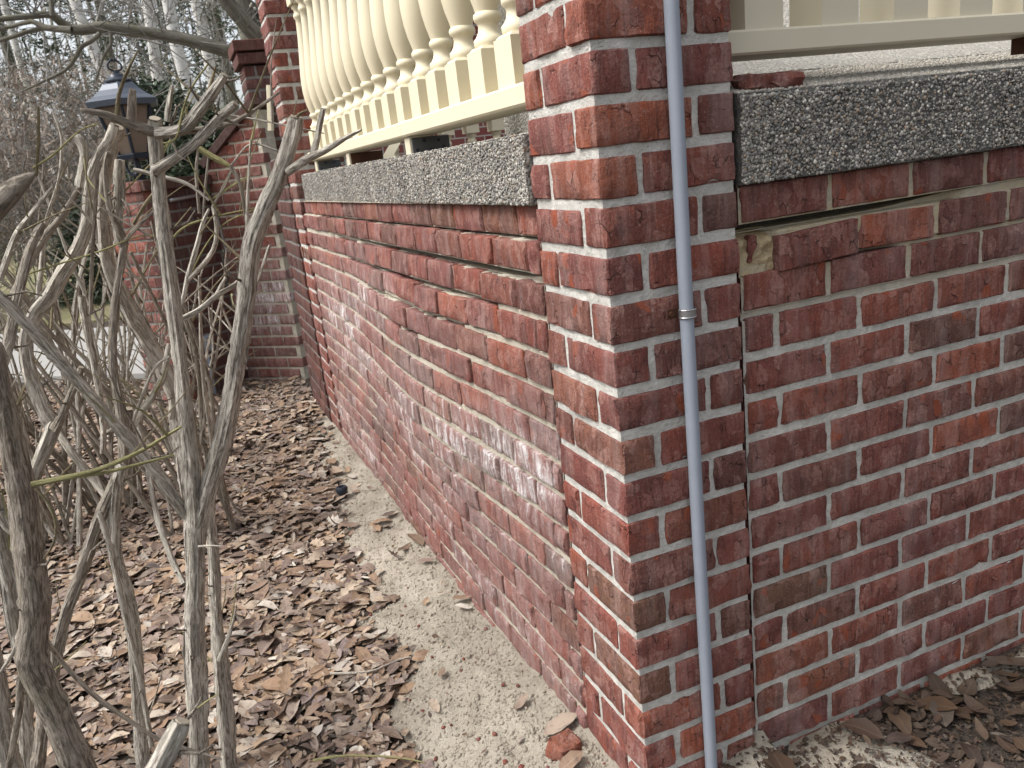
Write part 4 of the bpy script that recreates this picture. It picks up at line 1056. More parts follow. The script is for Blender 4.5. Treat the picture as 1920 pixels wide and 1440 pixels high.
# --- left-middle shrub
B = shrub('grey-brown pruned shrub with crossing stems left of the forked one', 268, 1500, 2.0, 0.87)
stem(B, [(280, 1560, 36), (268, 1420, 33), (258, 1280, 32), (246, 1150, 31), (222, 1065, 27), (215, 985, 26), (219, 915, 26), (230, 870, 24)], (2.0, 2.05), 'bark', 'stem')
stem(B, [(62, 1500, 26), (85, 1330, 26), (119, 1165, 26), (155, 1065, 25), (183, 982, 25), (211, 915, 24), (232, 862, 22), (228, 780, 20), (212, 690, 20), (214, 594, 20), (222, 525, 18), (234, 455, 18)], (1.95, 2.15), 'bark_dark', 'stem')
stem(B, [(234, 458, 18), (228, 440, 20), (205, 385, 14), (198, 320, 13), (204, 285, 14)], (2.15, 2.1), 'bark_dark', 'branch', 12)
stem(B, [(-30, 530, 24), (40, 600, 23), (120, 685, 22), (215, 792, 22), (290, 880, 22), (352, 968, 22)], (1.70, 1.86), 'bark', 'stem', 12, 0.45)
stem(B, [(98, 800, 34), (60, 712, 33), (48, 640, 33), (64, 589, 34), (92, 555, 34), (119, 511, 33), (144, 472, 31), (163, 420, 30), (170, 350, 28), (184, 300, 24), (205, 262, 24), (215, 236, 26)], (2.15, 2.25), 'bark_pale', 'stem', 16, cut=True)
stem(B, [(52, 1440, 34), (46, 1250, 32), (38, 1080, 30), (46, 960, 30), (67, 888, 32), (90, 830, 34), (104, 790, 34)], (2.02, 2.15), 'bark', 'stem', 14)
stem(B, [(102, 805, 24), (119, 772, 17), (140, 722, 16), (152, 690, 15)], 2.12, 'bark_dark', 'branch', 12, 0.3, cut=True)
stem(B, [(112, 815, 16), (145, 862, 18), (189, 915, 20), (215, 950, 18)], (2.2, 2.1), 'bark_pale', 'branch', 12, 0.2)
stem(B, [(150, 350, 20), (158, 290, 18), (148, 262, 22), (142, 258, 20)], 2.25, 'bark', 'branch', 12)
stem(B, [(330, 780, 34), (327, 735, 36), (277, 640, 36), (233, 563, 36), (205, 500, 34), (194, 420, 32), (196, 340, 30), (208, 285, 28), (222, 240, 28)], (2.7, 2.4), 'bark_pale', 'stem', 16, cut=True)
stem(B, [(369, 1260, 30), (366, 1100, 30), (356, 960, 31), (342, 860, 32), (330, 778, 34)], (2.60, 2.7), 'bark', 'stem', 12)
stem(B, [(225, 300, 22), (223, 360, 24), (221, 430, 22), (228, 460, 20)], 2.3, 'bark', 'stem', 14)
stem(B, [(230, 830, 20), (267, 769, 18), (303, 713, 17), (318, 645, 15)], (2.2, 2.3), 'bark_pale', 'stem', 12, 0.2)
stem(B, [(238, 820, 9), (262, 755, 8), (290, 690, 7), (318, 668, 6)], 2.2, 'bark', 'branch', 8, 0.2)
stem(B, [(252, 780, 12), (272, 850, 13), (293, 960, 13), (320, 1043, 13), (345, 1095, 12)], (2.3, 2.0), 'bark', 'stem', 10, 0.3)
stem(B, [(238, 870, 24), (236, 800, 26), (240, 768, 26)], 2.12, 'bark_dark', 'stem', 12, cut=True)
stem(B, [(186, 960, 12), (207, 1030, 14), (225, 1110, 14), (240, 1180, 13), (262, 1270, 12), (285, 1400, 11)], (1.98, 1.94), 'bark', 'stem', 10, 0.2)
stem(B, [(193, 850, 12), (192, 780, 14), (178, 690, 15), (163, 620, 16), (152, 556, 16)], (2.3, 2.35), 'bark', 'stem', 12, 0.3, cut=True)
stem(B, [(185, 300, 7), (178, 400, 9), (172, 500, 9), (170, 590, 9)], 2.0, 'bark_dark', 'branch', 8, 0.6)
stem(B, [(20, 560, 15), (40, 520, 16), (80, 450, 16), (120, 400, 15), (160, 330, 11), (172, 300, 8)], (2.2, 2.4), 'bark_dark', 'stem', 10, 0.3)
stem(B, [(0, 520, 15), (30, 440, 14), (60, 400, 12), (100, 350, 8)], (2.0, 2.1), 'bark', 'stem', 10, 0.3)
stem(B, [(70, 580, 12), (78, 500, 11), (86, 420, 10), (110, 340, 8), (116, 260, 7), (98, 206, 5)], 2.4, 'bark_pale', 'stem', 10, 0.3)
stem(B, [(62, 315, 6), (100, 290, 5), (150, 245, 4), (185, 232, 4)], 2.0, 'shoot', 'twig', 6, 0)
stem(B, [(34, 520, 5), (120, 492, 5), (190, 470, 5), (255, 444, 4), (290, 442, 3)], (2.05, 2.0), 'shoot', 'twig', 6, 0)
for pts in ([(68, 330, 7), (72, 260, 7), (72, 200, 6)], [(250, 420, 7), (276, 378, 9), (300, 350, 6)], [(236, 450, 10), (262, 420, 10), (290, 395, 9)],
            [(300, 480, 5), (340, 430, 5), (395, 408, 4), (478, 390, 3)], [(345, 545, 4), (380, 470, 4), (420, 420, 3), (480, 392, 3)],
            [(360, 270, 14), (395, 292, 12), (432, 312, 10)], [(432, 312, 10), (450, 345, 9), (463, 420, 8)], [(374, 400, 7), (368, 330, 8), (372, 275, 6)],
            [(380, 420, 6), (386, 340, 6), (392, 288, 5)], [(352, 240, 8), (350, 200, 6)], [(250, 318, 8), (300, 330, 9), (352, 345, 8), (392, 375, 6)],
            [(470, 330, 5), (440, 345, 6), (400, 372, 5)], [(432, 312, 5), (470, 270, 5), (520, 283, 4)], [(380, 200, 9), (395, 160, 8), (404, 125, 5)],
            [(420, 215, 5), (500, 228, 4), (608, 250, 3)], [(398, 390, 8), (420, 350, 8), (436, 315, 7)]):
    stem(B if pts[0][0] < 300 else A, pts, 2.0, rnd.choice(('twig', 'bark', 'bark_dark', 'shoot')), 'twig', 8, 0.25)

# --- near left shrub
Cc = shrub('thick-stemmed pruned shrub closest to the camera at the left edge', 150, 1500, 1.3)
stem(Cc, [(185, 1540, 74), (140, 1420, 70), (98, 1325, 68), (62, 1240, 72), (66, 1150, 66), (56, 1050, 64), (44, 945, 62), (28, 860, 58), (8, 760, 52), (-20, 640, 48)], (1.32, 1.25), 'bark_dark', 'trunk', 20, 0.14, step=0.009)
stem(Cc, [(60, 1245, 44), (36, 1190, 42), (18, 1090, 40), (0, 1000, 38), (-25, 900, 36)], (1.34, 1.30), 'bark', 'stem', 14, 0.25)
stem(Cc, [(36, 1520, 50), (12, 1400, 46), (-6, 1280, 44), (-30, 1150, 40)], (1.45, 1.45), 'bark', 'stem', 14)
stem(Cc, [(16, 1440, 14), (34, 1340, 15), (38, 1270, 14)], 1.4, 'bark_dark', 'branch', 10, 0.3)
stem(Cc, [(0, 960, 30), (14, 985, 26), (30, 1000, 24)], 1.3, 'bark', 'branch', 12, 0.2)
stem(Cc, [(58, 908, 12), (110, 897, 11), (180, 882, 11), (260, 848, 10), (340, 800, 7)], (1.22, 1.30), 'shoot', 'shoot', 10, 0)
stem(Cc, [(60, 910, 11), (130, 896, 10), (200, 885, 9), (270, 868, 8), (326, 853, 5)], (1.22, 1.32), 'shoot', 'shoot', 10, 0)
stem(Cc, [(66, 916, 7), (92, 945, 7), (105, 985, 7), (100, 1020, 6), (82, 1048, 5)], 1.25, 'twig', 'twig', 8, 0)
stem(Cc, [(88, 1200, 11), (120, 1245, 11), (175, 1302, 11), (240, 1350, 10), (305, 1388, 8), (415, 1424, 5)], (1.35, 1.6), 'bark', 'twig', 8, 0.15)
stem(Cc, [(40, 1195, 14), (22, 1228, 10), (0, 1262, 8)], 1.28, 'bark_pale', 'twig', 8, 0.1)
stem(Cc, [(0, 690, 30), (14, 650, 26), (32, 560, 22), (56, 470, 20), (80, 420, 14)], (1.6, 1.8), 'bark_dark', 'stem', 10, 0.3)
stem(Cc, [(-60, 420, 90), (0, 375, 62), (35, 345, 38), (66, 325, 8)], 0.66, 'bark_dark', 'branch', 14, 0.15, step=0.006)
stem(Cc, [(270, 1500, 56), (305, 1428, 50), (326, 1386, 48), (340, 1356, 44)], (0.78, 0.80), 'bark', 'branch', 14, 0.2, cut=True, step=0.006)

# --- thicket behind
def free_stem(parent, P, r0, r1, mat, name='stem', sides=7, wing=0.25, step=0.05):
    STEM_N[0] += 1
    n = len(P); P4 = [(*p, r0 + (r1 - r0) * i / (n - 1)) for i, p in enumerate(P)]
    me, *_ = stem_mesh(P4, sides, step, wing, STEM_N[0]); me.transform(Matrix.Translation(-Vector(parent.location)))
    return link(name, me, M[mat], parent)
for sh_, cnt in ((A, 16), (B, 26), (Cc, 6)):
    r = random.Random(cnt)
    for q in range(cnt):
        C, R = r.choice([t for t in STEMS[sh_.name] if len(t[0]) > 14]); i = r.randint(len(C) // 3, len(C) - 2); p = C[i]; L = r.uniform(0.08, 0.22)
        d = np.array([r.gauss(0, 0.55), r.gauss(0.1, 0.45), r.uniform(0.4, 1.0)]); d /= np.linalg.norm(d); side = np.array([r.gauss(0, 0.12), r.gauss(0, 0.12), 0.05])
        free_stem(sh_, [p, p + d * L * 0.5 + side * L * 0.5, p + d * L + side * L * 0.3], r.uniform(0.0016, 0.0032), 0.0008, r.choice(('twig', 'shoot', 'bark_dark')), 'twig', 5, 0.0, 0.03)
for (u, v, D, nst, hgt, lab, sd) in ((318, 770, 3.2, 17, 1.5, 'dense many-stemmed bare shrub behind, in front of the wing wall', 11),
                                 (190, 790, 3.6, 20, 1.6, 'leaning many-stemmed bare shrub in front of the concrete walk', 12),
                                 (60, 800, 3.3, 16, 1.5, 'bare twiggy shrub at the left edge in front of the walk', 13),
                                 (380, 745, 4.2, 7, 0.9, 'low sparse twigs of a bare shrub at the foot of the wing wall', 14)):
    p0 = on_ground(u, v, GZ) if D is None else at_depth(u, v, D); p0 = np.array([p0[0], p0[1], GZ - 0.02])
    e = empty('pruned_shrub', tuple(p0)); tag(e, lab, 'shrub'); r = random.Random(sd)
    for q in range(nst):
        az = r.uniform(0, 6.28); sp_ = r.uniform(0.10, 0.75) * hgt / 1.4
        dx, dy = math.cos(az) * sp_ - 0.15, math.sin(az) * sp_ * 0.8
        h = hgt * r.uniform(0.65, 1.05); b0 = p0 + np.array([r.gauss(0, 0.09), r.gauss(0, 0.09), 0])
        P = [b0, b0 + np.array([dx * 0.28 + r.gauss(0, .03), dy * 0.28, h * 0.33]), b0 + np.array([dx * 0.62 + r.gauss(0, .05), dy * 0.62, h * 0.68]), b0 + np.array([dx, dy, h])]
        rad = r.uniform(0.006, 0.0135)
        free_stem(e, P, rad, rad * 0.55, r.choice(('bark', 'bark_dark', 'bark_dark', 'bark_dark')))
        for w_ in range(r.randint(2, 4)):
            t = r.uniform(0.3, 0.95); bq = catmull(np.array(P), 0.05); c0 = bq[int(t * (len(bq) - 1))]
            dv = np.array([r.gauss(0, 0.22), r.gauss(0, 0.2), r.uniform(0.10, 0.42)])
            free_stem(e, [c0, c0 + dv * 0.5 + np.array([0, 0, 0.02]), c0 + dv], rad * 0.42, rad * 0.15, r.choice(('twig', 'bark_dark', 'bark')), 'twig', 5, 0.0, 0.06)

# ================================================================== LEAF LITTER
def leaf_template(n=5, lobed=False, curl=0.25):
    V = []; rl = random.Random(int(curl * 1000) + n)
    m = 10 if lobed else n
    for i in range(m + 1):
        t = i / m; w_ = 0.5 * math.sin(math.pi * min(1, t ** 0.85)) ** 0.8 * 0.52
        if lobed: w_ *= (1.0 if i % 2 else 0.48)
        w_ = max(w_ * rl.uniform(0.86, 1.12), 0.012)
        z = curl * (t - 0.5) ** 2
        V += [(t - 0.5, -w_, z + 0.10 * w_ * 2), (t - 0.5, 0, z), (t - 0.5, w_, z + 0.10 * w_ * 2)]
    F = []
    for i in range(m):
        for c in (0, 1): F.append([i * 3 + c, (i + 1) * 3 + c, (i + 1) * 3 + c + 1, i * 3 + c + 1])
    return np.array(V), np.array(F)
def scatter_leaves(name, pts, sizes, mat, lobed=False, curl=0.3, tilt=0.22, parent=None):
    T, Fq = leaf_template(6, lobed, curl); n = len(pts); k = len(T)
    out = np.zeros((n, k, 3), np.float32); uv = np.tile(T * np.array([1, 1, 0]), (n, 1))
    for i in range(n):
        R = np.array((Matrix.Rotation(npr.uniform(0, 6.28), 3, 'Z') @ Euler((npr.normal(0, tilt), npr.normal(0, tilt), 0)).to_matrix()))
        q = T.copy(); c = npr.uniform(-1.0, 1.3); q[:, 2] *= c; q[:, 1] *= npr.uniform(0.6, 1.2); q[:, 1] += npr.uniform(-0.25, 0.25) * q[:, 0] ** 2; q[:, 2] += npr.uniform(0, 0.4) * np.abs(q[:, 1])
        q[:, 2] += 0.10 * np.sin(q[:, 0] * 5 + npr.uniform(0, 6)) * npr.uniform(0, 1)
        out[i] = (q * sizes[i]) @ R.T + pts[i]
    F = (Fq[None] + k * np.arange(n)[:, None, None]).reshape(-1, 4)
    o = link(name, fast_mesh(name, out.reshape(-1, 3), F, True), M[mat], parent)
    at = o.data.attributes.new('leaf', 'FLOAT_VECTOR', 'POINT'); at.data.foreach_set('vector', uv.astype(np.float32).ravel()); return o
def litter_points(n, x0, x1, y0, y1, keep):
    pts = []
    while len(pts) < n:
        x, y = npr.uniform(x0, x1), npr.uniform(y0, y1)
        if keep(x, y): pts.append((x, y))
    return pts
def in_view(x, y, z=GZ, m=430):
    d = np.array([x, y, z]) - CAM_POS; c = CAM_R @ d
    if c[2] < 0.15: return False
    u, v = 960 + F_PX * c[0] / c[2], 720 + F_PX * c[1] / c[2]
    return -m < u < 1920 + m and -m < v < 1440 + m
SANDP = [0.016]
def bed(x, y):
    if not in_view(x, y): return False
    if x > bulge(min(max(y, 0.27), 3.2), -1.5) - 0.01 and y > -0.02: return False
    if (x - y) > -5.35 and False: return False
    # behind the stair cheek wall
    if (x + y) > 4.66: return False
    if y > 7.0 - 0.1 and x < -1: return False
    cov = sand_th(x, y) if (-0.72 < x < 0.3 and -0.3 < y < 4.1) else -1
    if cov > 0.006: return npr.random() < SANDP[0]
    if cov > -0.006: return npr.random() < 0.40
    return True
def leaf_pos(P, lift): return [(x, y, surf_z(x, y) + 0.004 + lift * npr.random()) for x, y in P]
P = litter_points(30000, -3.2, 0.1, -0.4, 6.4, lambda x, y: bed(x, y) and npr.random() < 1.2 / (1 + 0.12 * max(y, 0.0) ** 1.2))
pp = leaf_pos(P, 0.013)
lit = scatter_leaves('leaf_litter', pp, np.clip(npr.lognormal(math.log(0.047), 0.45, len(pp)), 0.015, 0.11), 'leaf', False, 0.25, 0.11); tag(lit, 'brown dead leaf litter covering the bed beside the wall', 'leaves', kind='stuff')
P = litter_points(1300, -2.4, 0.1, 0.1, 6.2, bed); pp = leaf_pos(P, 0.03)
l2 = scatter_leaves('lobed_leaf_litter', pp, np.clip(npr.lognormal(math.log(0.075), 0.25, len(pp)), 0.04, 0.12), 'leaf', True, 0.5, 0.3); tag(l2, 'curled lobed oak leaves lying among the litter', 'leaves', kind='stuff')
# crumbs of mulch, chips
SANDP[0] = 0.10
P = litter_points(11000, -2.4, 0.05, 0.1, 5.5, bed); pp = leaf_pos(P, 0.012)
l3 = scatter_leaves('mulch_chips', pp, npr.uniform(0.008, 0.024, len(pp)), 'leaf', False, 0.2, 0.5); tag(l3, 'small bark chips and leaf crumbs in the bed', 'mulch', kind='stuff')
SANDP[0] = 0.01
# right-hand corner: larger wet leaves, with corner shade in their colour
def bed_r(x, y):
    if not in_view(x, y, -1.47): return False
    if y > 0.0: return False
    return npr.random() < (0.16 if sand_r(x, y) > 0.004 else 1.0)
P = litter_points(520, 0.1, 1.9, -0.9, 0.0, bed_r); pp = leaf_pos(P, 0.022)
l4 = scatter_leaves('wet_leaf_litter', pp, np.clip(npr.lognormal(math.log(0.050), 0.35, len(pp)), 0.02, 0.09), 'leaf_wet_shaded', False, 0.3, 0.16); tag(l4, 'wet leaves with corner shade in their colour at the foot of the right wall', 'leaves', kind='stuff')
P = litter_points(6500, 0.1, 1.9, -0.9, 0.0, lambda x, y: in_view(x, y, -1.47)); pp = leaf_pos(P, 0.008)
l5 = scatter_leaves('wet_crumbs', pp, npr.uniform(0.006, 0.018, len(pp)), 'leaf_wet_shaded', False, 0.2, 0.5); tag(l5, 'dark crumbs and bits around the wet leaves', 'mulch', kind='stuff')
# the largest, nearest leaves one by one
T0, F0 = leaf_template(6, False, 0.35); T1, F1 = leaf_template(6, True, 0.6)
protos = []
for q in range(8):
    T = (T1 if q > 5 else T0).copy(); c = rnd.uniform(-1.2, 1.4); T[:, 2] = T[:, 2] * c + 0.05 * np.sin(T[:, 0] * 6 + q); T[:, 1] *= rnd.uniform(0.8, 1.15)
    me = fast_mesh('leaf', T, F1 if q > 5 else F0, True); _a = me.attributes.new('leaf', 'FLOAT_VECTOR', 'POINT'); _a.data.foreach_set('vector', (T * np.array([1, 1, 0])).astype(np.float32).ravel()); me.materials.append(M['leaf']); protos.append(me)
protos_w = []
for me in protos[:6]:
    m2 = me.copy(); m2.materials.clear(); m2.materials.append(M['leaf_wet_shaded']); protos_w.append(m2)
P = litter_points(215, -1.35, 0.0, 0.45, 2.4, bed) + litter_points(42, 0.3, 1.3, -0.45, -0.02, bed_r)
for x, y in P:
    o = bpy.data.objects.new('leaf', rnd.choice(protos_w if x > 0.15 else protos)); COL.objects.link(o); o.parent = ground
    s = rnd.uniform(0.055, 0.095) if x < 0.15 else rnd.uniform(0.06, 0.092)
    o.scale = (s, s, s); o.location = (x, y, surf_z(x, y) + rnd.uniform(0.010, 0.022)); o.rotation_euler = (rnd.gauss(0, 0.13), rnd.gauss(0, 0.13), rnd.uniform(0, 6.28))
# crumbs of brick and grit on the sand
n = 6500; P = []
while len(P) < n:
    x, y = npr.uniform(-0.6, -0.01), 0.15 + 3.2 * npr.random() ** 1.6
    if sand_th(x, y) > 0.002 and x < bulge(max(y, 0.27), -1.5): P.append((x, y, surf_z(x, y) + 0.0005))
V, F = pebbles(np.array(P), np.tile([0, 0, 1.0], (n, 1)), np.clip(npr.lognormal(math.log(0.0028), 0.45, n), 0.0012, 0.009), 0.8)
tag(link('sand_clods', fast_mesh('sand_clods', V, F, False), M['sand']), 'little clods of sand on the spilled strip', 'sand', kind='stuff')
P = np.array([p for p in P if npr.random() < 0.010]); V, F = pebbles(P + np.array([0, 0, 0.002]), np.tile([0, 0, 1.0], (len(P), 1)), npr.uniform(0.003, 0.009, len(P)), 0.6)
tag(link('brick_crumbs', fast_mesh('brick_crumbs', V, F, False), M['brick']), 'red brick crumbs on the sand', 'crumbs', kind='stuff')
# a fallen twig and a yellow runner
def lying(name, uv, r, mat, label, lift=0.02):
    P = []
    for u, v in uv:
        g_ = on_ground(u, v, GZ + 0.02); P.append(np.array([g_[0], g_[1], surf_z(g_[0], g_[1]) + lift]))
    t = empty(name, tuple(P[0])); tag(t, label, 'twig'); free_stem(t, P, r, r * 0.5, mat, 'stick', 7, 0.1, 0.02)
lying('fallen_twig', ((620, 1268), (690, 1263), (722, 1252), (750, 1240), (772, 1236)), 0.004, 'bark_pale', 'pale fallen twig lying on the leaves near the sand')
lying('yellow_runner', ((590, 1437), (640, 1431), (700, 1430), (760, 1434), (800, 1442)), 0.0035, 'shoot', 'thin yellow runner at the bottom edge of the picture', 0.04)

# ================================================================== BACKGROUND
def tubes_mesh(name, segs, sides, mat, parent, stem_attr=True):
    """many tapered straight/curved tubes joined: segs = list of (P (n,3), r (n,))"""
    V, F, A = [], [], []; b = 0
    for P, r in segs:
        P = np.asarray(P, float); r = np.asarray(r, float); m = len(P); T, N, B = frames(P); a = np.arange(sides) * 2 * np.pi / sides
        Q = P[:, None] + r[:, None, None] * (np.cos(a)[None, :, None] * N[:, None] + np.sin(a)[None, :, None] * B[:, None])
        s = np.concatenate([[0], np.cumsum(np.linalg.norm(np.diff(P, axis=0), axis=1))])
        at = np.stack([np.broadcast_to(np.cos(a)[None] * r[:, None], (m, sides)), np.broadcast_to(np.sin(a)[None] * r[:, None], (m, sides)), np.broadcast_to(s[:, None], (m, sides))], -1)
        V.append(Q.reshape(-1, 3)); A.append(at.reshape(-1, 3) + b * 0.013)
        i = np.arange(sides); j = (i + 1) % sides
        for k3 in range(m - 1): F.append(np.stack([b + k3 * sides + i, b + k3 * sides + j, b + (k3 + 1) * sides + j, b + (k3 + 1) * sides + i], 1))
        b += m * sides
    V = np.concatenate(V) - np.array(parent.location); me = fast_mesh(name, V, np.concatenate(F), True)
    at = me.attributes.new('stem', 'FLOAT_VECTOR', 'POINT'); at.data.foreach_set('vector', np.concatenate(A).astype(np.float32).ravel())
    return link(name, me, M[mat], parent)
def grow(r, p, d, L, rad, depth, out, droop=0.0, spread=0.6, kids=(3, 5)):
    n = 4; P = [p]; q = p.copy(); dd = d / np.linalg.norm(d)
    for i in range(n):
        dd = dd + np.array([r.gauss(0, .12), r.gauss(0, .12), r.gauss(0, .10) - droop]); dd /= np.linalg.norm(dd); q = q + dd * L / n; P.append(q)
    out[depth].append((np.array(P), np.linspace(rad, rad * 0.45, n + 1)))
    if depth > 0:
        for _ in range(r.randint(*kids)):
            t = r.randint(1, n); nd = dd + np.array([r.gauss(0, spread), r.gauss(0, spread), r.gauss(0.15, spread * 0.7)])
            grow(r, P[t], nd, L * r.uniform(0.45, 0.7), rad * 0.5, depth - 1, out, droop, spread, kids)
def base_at(u, D):
    p = at_depth(u, 500, D); return np.array([p[0], p[1], GZ])
def trunk_pts(p, lean, H, r, n=7):
    P = [p]; 
    for i in range(1, n + 1):
        t = i / n; P.append(p + np.array([lean[0] * H * t + r.gauss(0, .05), lean[1] * H * t + r.gauss(0, .05), H * t]))
    return np.array(P)
def birch(u, D, lean, H, rad, label, sd):
    r = random.Random(sd); p = base_at(u, D); e = empty('birch_tree', tuple(p)); tag(e, label, 'tree', 'birches in the background')
    P = trunk_pts(p, lean, H, r, 9); tubes_mesh('trunk', [(P, np.linspace(rad, rad * 0.55, len(P)))], 9, 'birch', e)
    out = {0: [], 1: [], 2: []}
    for q in range(16):
        i = r.randint(2, 8); d = np.array([r.gauss(0, .8), r.gauss(0, .5), r.uniform(0.1, 0.9)]); grow(r, P[i], d, r.uniform(1.2, 2.6), 0.022, 2, out, 0.04, 0.5, (2, 4))
    tubes_mesh('crown', [s for k3 in out for s in out[k3]], 3, 'fartwig', e)
birch(338, 17.5, (-0.16, 0.0), 11, 0.13, 'leaning white birch behind the lantern', 31)
birch(383, 19.0, (-0.01, 0.02), 12, 0.14, 'straight white birch right of the leaning one', 32)
birch(437, 16.0, (-0.035, 0.0), 12, 0.13, 'second straight white birch left of the far pillar', 33)
birch(472, 21.0, (-0.02, 0.0), 12, 0.15, 'white birch nearest the far pillar', 34)
birch(160, 26.0, (-0.05, 0.0), 12, 0.13, 'slim birch behind the brown brush', 35)
birch(60, 24.0, (0.03, 0.0), 12, 0.13, 'slim birch at the far left', 36)
def conifer(u, D, H, rad, label, sd, nq=5200, low=0.0):
    r = np.random.default_rng(sd); rr = random.Random(sd); p = base_at(u, D); e = empty('conifer_tree', tuple(p)); tag(e, label, 'tree', 'evergreens in the background')
    P = trunk_pts(p, (0, 0), H, rr, 6); tubes_mesh('trunk', [(P, np.linspace(0.16, 0.03, len(P)))], 8, 'treebark', e)
    # whorls of boughs, each carrying sprays of needle blades
    V = []
    nb = 95; per = nq // nb
    for b in range(nb):
        t = low + (1 - low) * rr.random(); z = H * t; L = rad * (1 - t) ** 0.75 * rr.uniform(0.55, 1.15) + 0.15; az = rr.uniform(0, 6.28)
        o_ = p + np.array([0, 0, z]); dv = np.array([math.cos(az), math.sin(az), rr.uniform(-0.35, 0.15)])
        s = r.random(per) ** 0.6; c = o_ + dv * (L * s)[:, None] + r.normal(0, 0.10 + 0.05 * L, (per, 3)) * np.array([1, 1, 0.6]); c[:, 2] -= 0.25 * L * s ** 2
        d = dv + r.normal(0, 0.55, (per, 3)); d /= np.linalg.norm(d, axis=1)[:, None]
        sd_ = np.cross(d, r.normal(size=(per, 3))); sd_ /= np.linalg.norm(sd_, axis=1)[:, None]
        ln = r.uniform(0.10, 0.26, (per, 1)); wd = r.uniform(0.012, 0.035, (per, 1))
        V.append(np.stack([c - sd_ * wd, c + sd_ * wd, c + d * ln], 1))
    V = np.concatenate(V).reshape(-1, 3) - p; F = np.arange(len(V)).reshape(-1, 3)
    link('crown', fast_mesh('crown', V, F), M['needle'], e)
conifer(352, 13.5, 3.2, 1.5, 'small dark green evergreen right of the lantern', 41, 9000)
conifer(425, 13.0, 2.6, 1.1, 'low dark evergreen behind the sloping stair wall', 42, 8000)
conifer(300, 27, 13, 3.4, 'tall evergreen behind the lantern', 43, 11000)
conifer(410, 30, 15, 3.6, 'tall evergreen behind the birches', 44, 11000)
conifer(120, 29, 14, 3.6, 'tall evergreen above the brown brush', 45, 11000)
conifer(10, 27, 12, 3.2, 'tall evergreen at the left edge', 46, 9000)
conifer(500, 26, 13, 3.0, 'tall evergreen behind the far pillar', 47, 8000)
conifer(215, 12.5, 1.5, 1.0, 'low spreading evergreen behind the lamp pier', 48, 6000)
def brush(u, D, W, H, label, sd, n=420):
    r = random.Random(sd); p = base_at(u, D); e = empty('brown_brush', tuple(p)); tag(e, label, 'bush', 'brown leafless brush in the background')
    out = {0: [], 1: [], 2: []}
    for q in range(34):
        o_ = p + np.array([r.uniform(-W, W), r.uniform(-W, W) * 0.5, 0]); d = np.array([r.gauss(0, .45), r.gauss(0, .4), 1.0]); grow(r, o_, d, H * r.uniform(0.5, 0.8), 0.014, 2, out, 0.0, 0.55, (4, 6))
    tubes_mesh('twigs', [s for k3 in out for s in out[k3]], 3, 'fartwig', e)
    rg = np.random.default_rng(sd); m = 4200
    c = p + np.stack([rg.normal(0, W * 0.55, m), rg.normal(0, W * 0.4, m), H * (0.25 + 0.75 * rg.random(m) ** 0.8)], 1)
    c[:, 2] -= 0.30 * ((c[:, 0] - p[0]) / W) ** 2 * H * 0.6
    d = rg.normal(size=(m, 3)); d[:, 2] += 0.8; d /= np.linalg.norm(d, axis=1)[:, None]; s_ = np.cross(d, rg.normal(size=(m, 3))); s_ /= np.linalg.norm(s_, axis=1)[:, None]
    ln = rg.uniform(0.10, 0.30, (m, 1)); wd = rg.uniform(0.006, 0.014, (m, 1))
    V = np.stack([c - s_ * wd, c + s_ * wd, c + d * ln], 1).reshape(-1, 3) - p
    V[:, 2] = np.maximum(V[:, 2], 0.02)
    link('dry_foliage', fast_mesh('dry_foliage', V, np.arange(len(V)).reshape(-1, 3)), M['brush'], e)
brush(60, 13.5, 2.2, 3.4, 'brown leafless brush at the far left edge', 51)
brush(190, 15.0, 2.0, 3.9, 'tall brown brush left of the lantern', 52)
brush(300, 17.0, 1.8, 3.4, 'brown brush behind the lantern', 53)
brush(-90, 12.0, 2.0, 3.2, 'brown brush outside the left edge', 54)
# distant woodland as one mass
r = random.Random(61); rg = np.random.default_rng(61); far = empty('distant_woods', (0, 0, GZ)); segs = []
for q in range(210):
    u = r.uniform(-500, 1500); D = r.uniform(34, 60); p = base_at(u, D); H = r.uniform(11, 17); P = trunk_pts(p, (r.gauss(0, .04), 0), H, r, 4); w_ = r.uniform(0.07, 0.16)
    segs.append((P, np.linspace(w_, w_ * 0.3, len(P))))
    for b in range(7):
        i = r.randint(1, 4); dv = np.array([r.gauss(0, 1.4), r.gauss(0, 1.0), r.uniform(0.2, 1.8)]); segs.append((np.array([P[i], P[i] + dv * 0.5 + np.array([0, 0, .15]), P[i] + dv]), np.array([0.04, 0.025, 0.01])))
woods = tubes_mesh('trunks_and_limbs', segs, 4, 'fartwig', far)
m = 12000; U = rg.uniform(-500, 1500, m); Dd = rg.uniform(32, 60, m)
Pb = np.array([base_at(u, d) for u, d in zip(U, Dd)]); Pb[:, 2] = GZ + 13 * rg.random(m) ** 1.5
d = rg.normal(size=(m, 3)); d /= np.linalg.norm(d, axis=1)[:, None]; s_ = np.cross(d, rg.normal(size=(m, 3))); s_ /= np.linalg.norm(s_, axis=1)[:, None]
ln = rg.uniform(0.3, 0.9, (m, 1)); wd = rg.uniform(0.02, 0.10, (m, 1))
V = np.stack([Pb - s_ * wd, Pb + s_ * wd, Pb + d * ln], 1).reshape(-1, 3); V[:, 2] = np.maximum(V[:, 2], GZ + 0.05)
link('branch_sprays', fast_mesh('branch_sprays', V - np.array([0, 0, GZ]), np.arange(len(V)).reshape(-1, 3)), M['needle'], far)
tag(far, 'hazy mass of bare and evergreen woodland far behind the garden', 'woods', kind='stuff')
for ch in far.children: ch['kind'] = 'stuff'
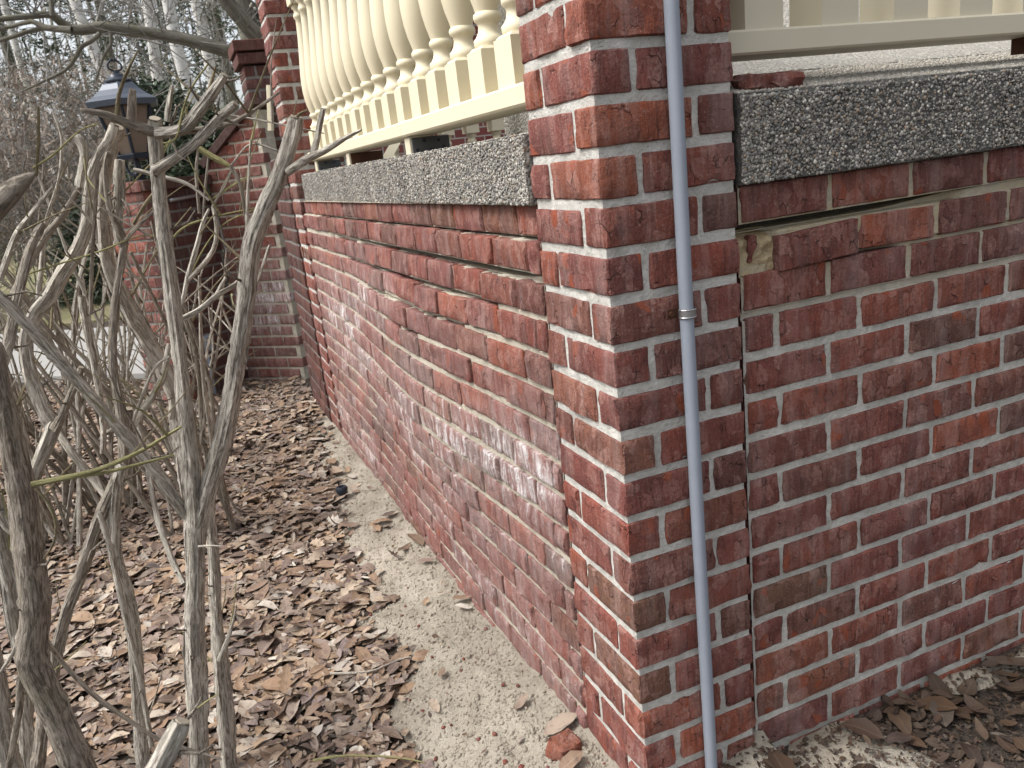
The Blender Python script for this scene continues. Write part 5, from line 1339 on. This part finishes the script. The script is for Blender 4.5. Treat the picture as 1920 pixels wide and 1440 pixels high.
# magnolia reaching in from behind the far pillar
r = random.Random(71); mp = base_at(560, 8.0); mg = empty('magnolia_tree', tuple(mp)); tag(mg, 'smooth-limbed bare magnolia whose branch crosses the upper left', 'tree')
def limb(uvw, D, name='limb', sides=10, mat='treebark'):
    P = []; R_ = []
    n = len(uvw)
    for i, (u, v, wpx) in enumerate(uvw):
        d = D if np.isscalar(D) else D[0] + (D[1] - D[0]) * i / (n - 1)
        q = at_depth(u, v, d); P.append(q); R_.append(wpx / F_PX * ((q - CAM_POS) @ CAM_R[2]) / 2)
    Q = catmull(np.concatenate([np.array(P), np.array(R_)[:, None]], 1), 0.08)
    tubes_mesh(name, [(Q[:, :3], np.maximum(Q[:, 3], 0.002))], sides, mat, mg); return Q
tubes_mesh('trunk', [(np.array([mp, mp + np.array([0.02, 0, 1.0]), mp + np.array([0.0, 0.1, 2.2]), mp + np.array([-0.1, 0.1, 3.6])]), np.array([0.16, 0.14, 0.11, 0.08]))], 10, 'treebark', mg)
L1 = limb([(560, 165, 30), (500, 130, 27), (460, 108, 25), (400, 88, 25), (330, 70, 23), (260, 60, 22), (200, 50, 21), (135, 56, 19), (98, 28, 15), (60, 30, 12), (0, 36, 10), (-60, 44, 8)], (8.0, 7.0))
limb([(135, 56, 13), (85, 52, 12), (60, 40, 9), (20, 50, 7), (-40, 62, 5)], 7.1)
limb([(98, 30, 9), (97, 0, 8), (95, -40, 6)], 7.1)
limb([(85, 52, 9), (50, 60, 8), (0, 76, 7), (-50, 82, 5)], 7.2)
limb([(188, 62, 9), (170, 78, 8), (152, 88, 8), (140, 110, 7), (122, 132, 6), (80, 153, 5), (40, 172, 3)], 7.3)
limb([(208, 60, 7), (208, 85, 6), (196, 102, 5), (180, 150, 3)], 7.3)
limb([(575, 150, 34), (510, 90, 32), (470, 55, 30), (430, 8, 28), (405, -30, 25)], (8.0, 7.6))
limb([(560, 60, 24), (480, 20, 22), (440, -20, 20)], 8.2)
out = {0: [], 1: [], 2: []}
for q in range(46):
    i = r.randint(3, len(L1) - 1); grow(r, L1[i, :3], np.array([r.gauss(0, .7), r.gauss(0, .5), r.uniform(-0.6, 1.2)]), r.uniform(0.35, 0.9), 0.007, 2, out, -0.03, 0.6, (2, 4))
tubes_mesh('twigs', [s for k3 in out for s in out[k3]], 3, 'fartwig', mg)
bp_ = np.array([s[0][-1] for s in out[0] if r.random() < 0.35]); V, F = pebbles(bp_, np.tile([0, 0, 1.0], (len(bp_), 1)), npr.uniform(0.008, 0.014, len(bp_)), 1.4)
o = link('buds', fast_mesh('buds', V - mp, F, True), M['bud'], mg); tag(o, kind='stuff')
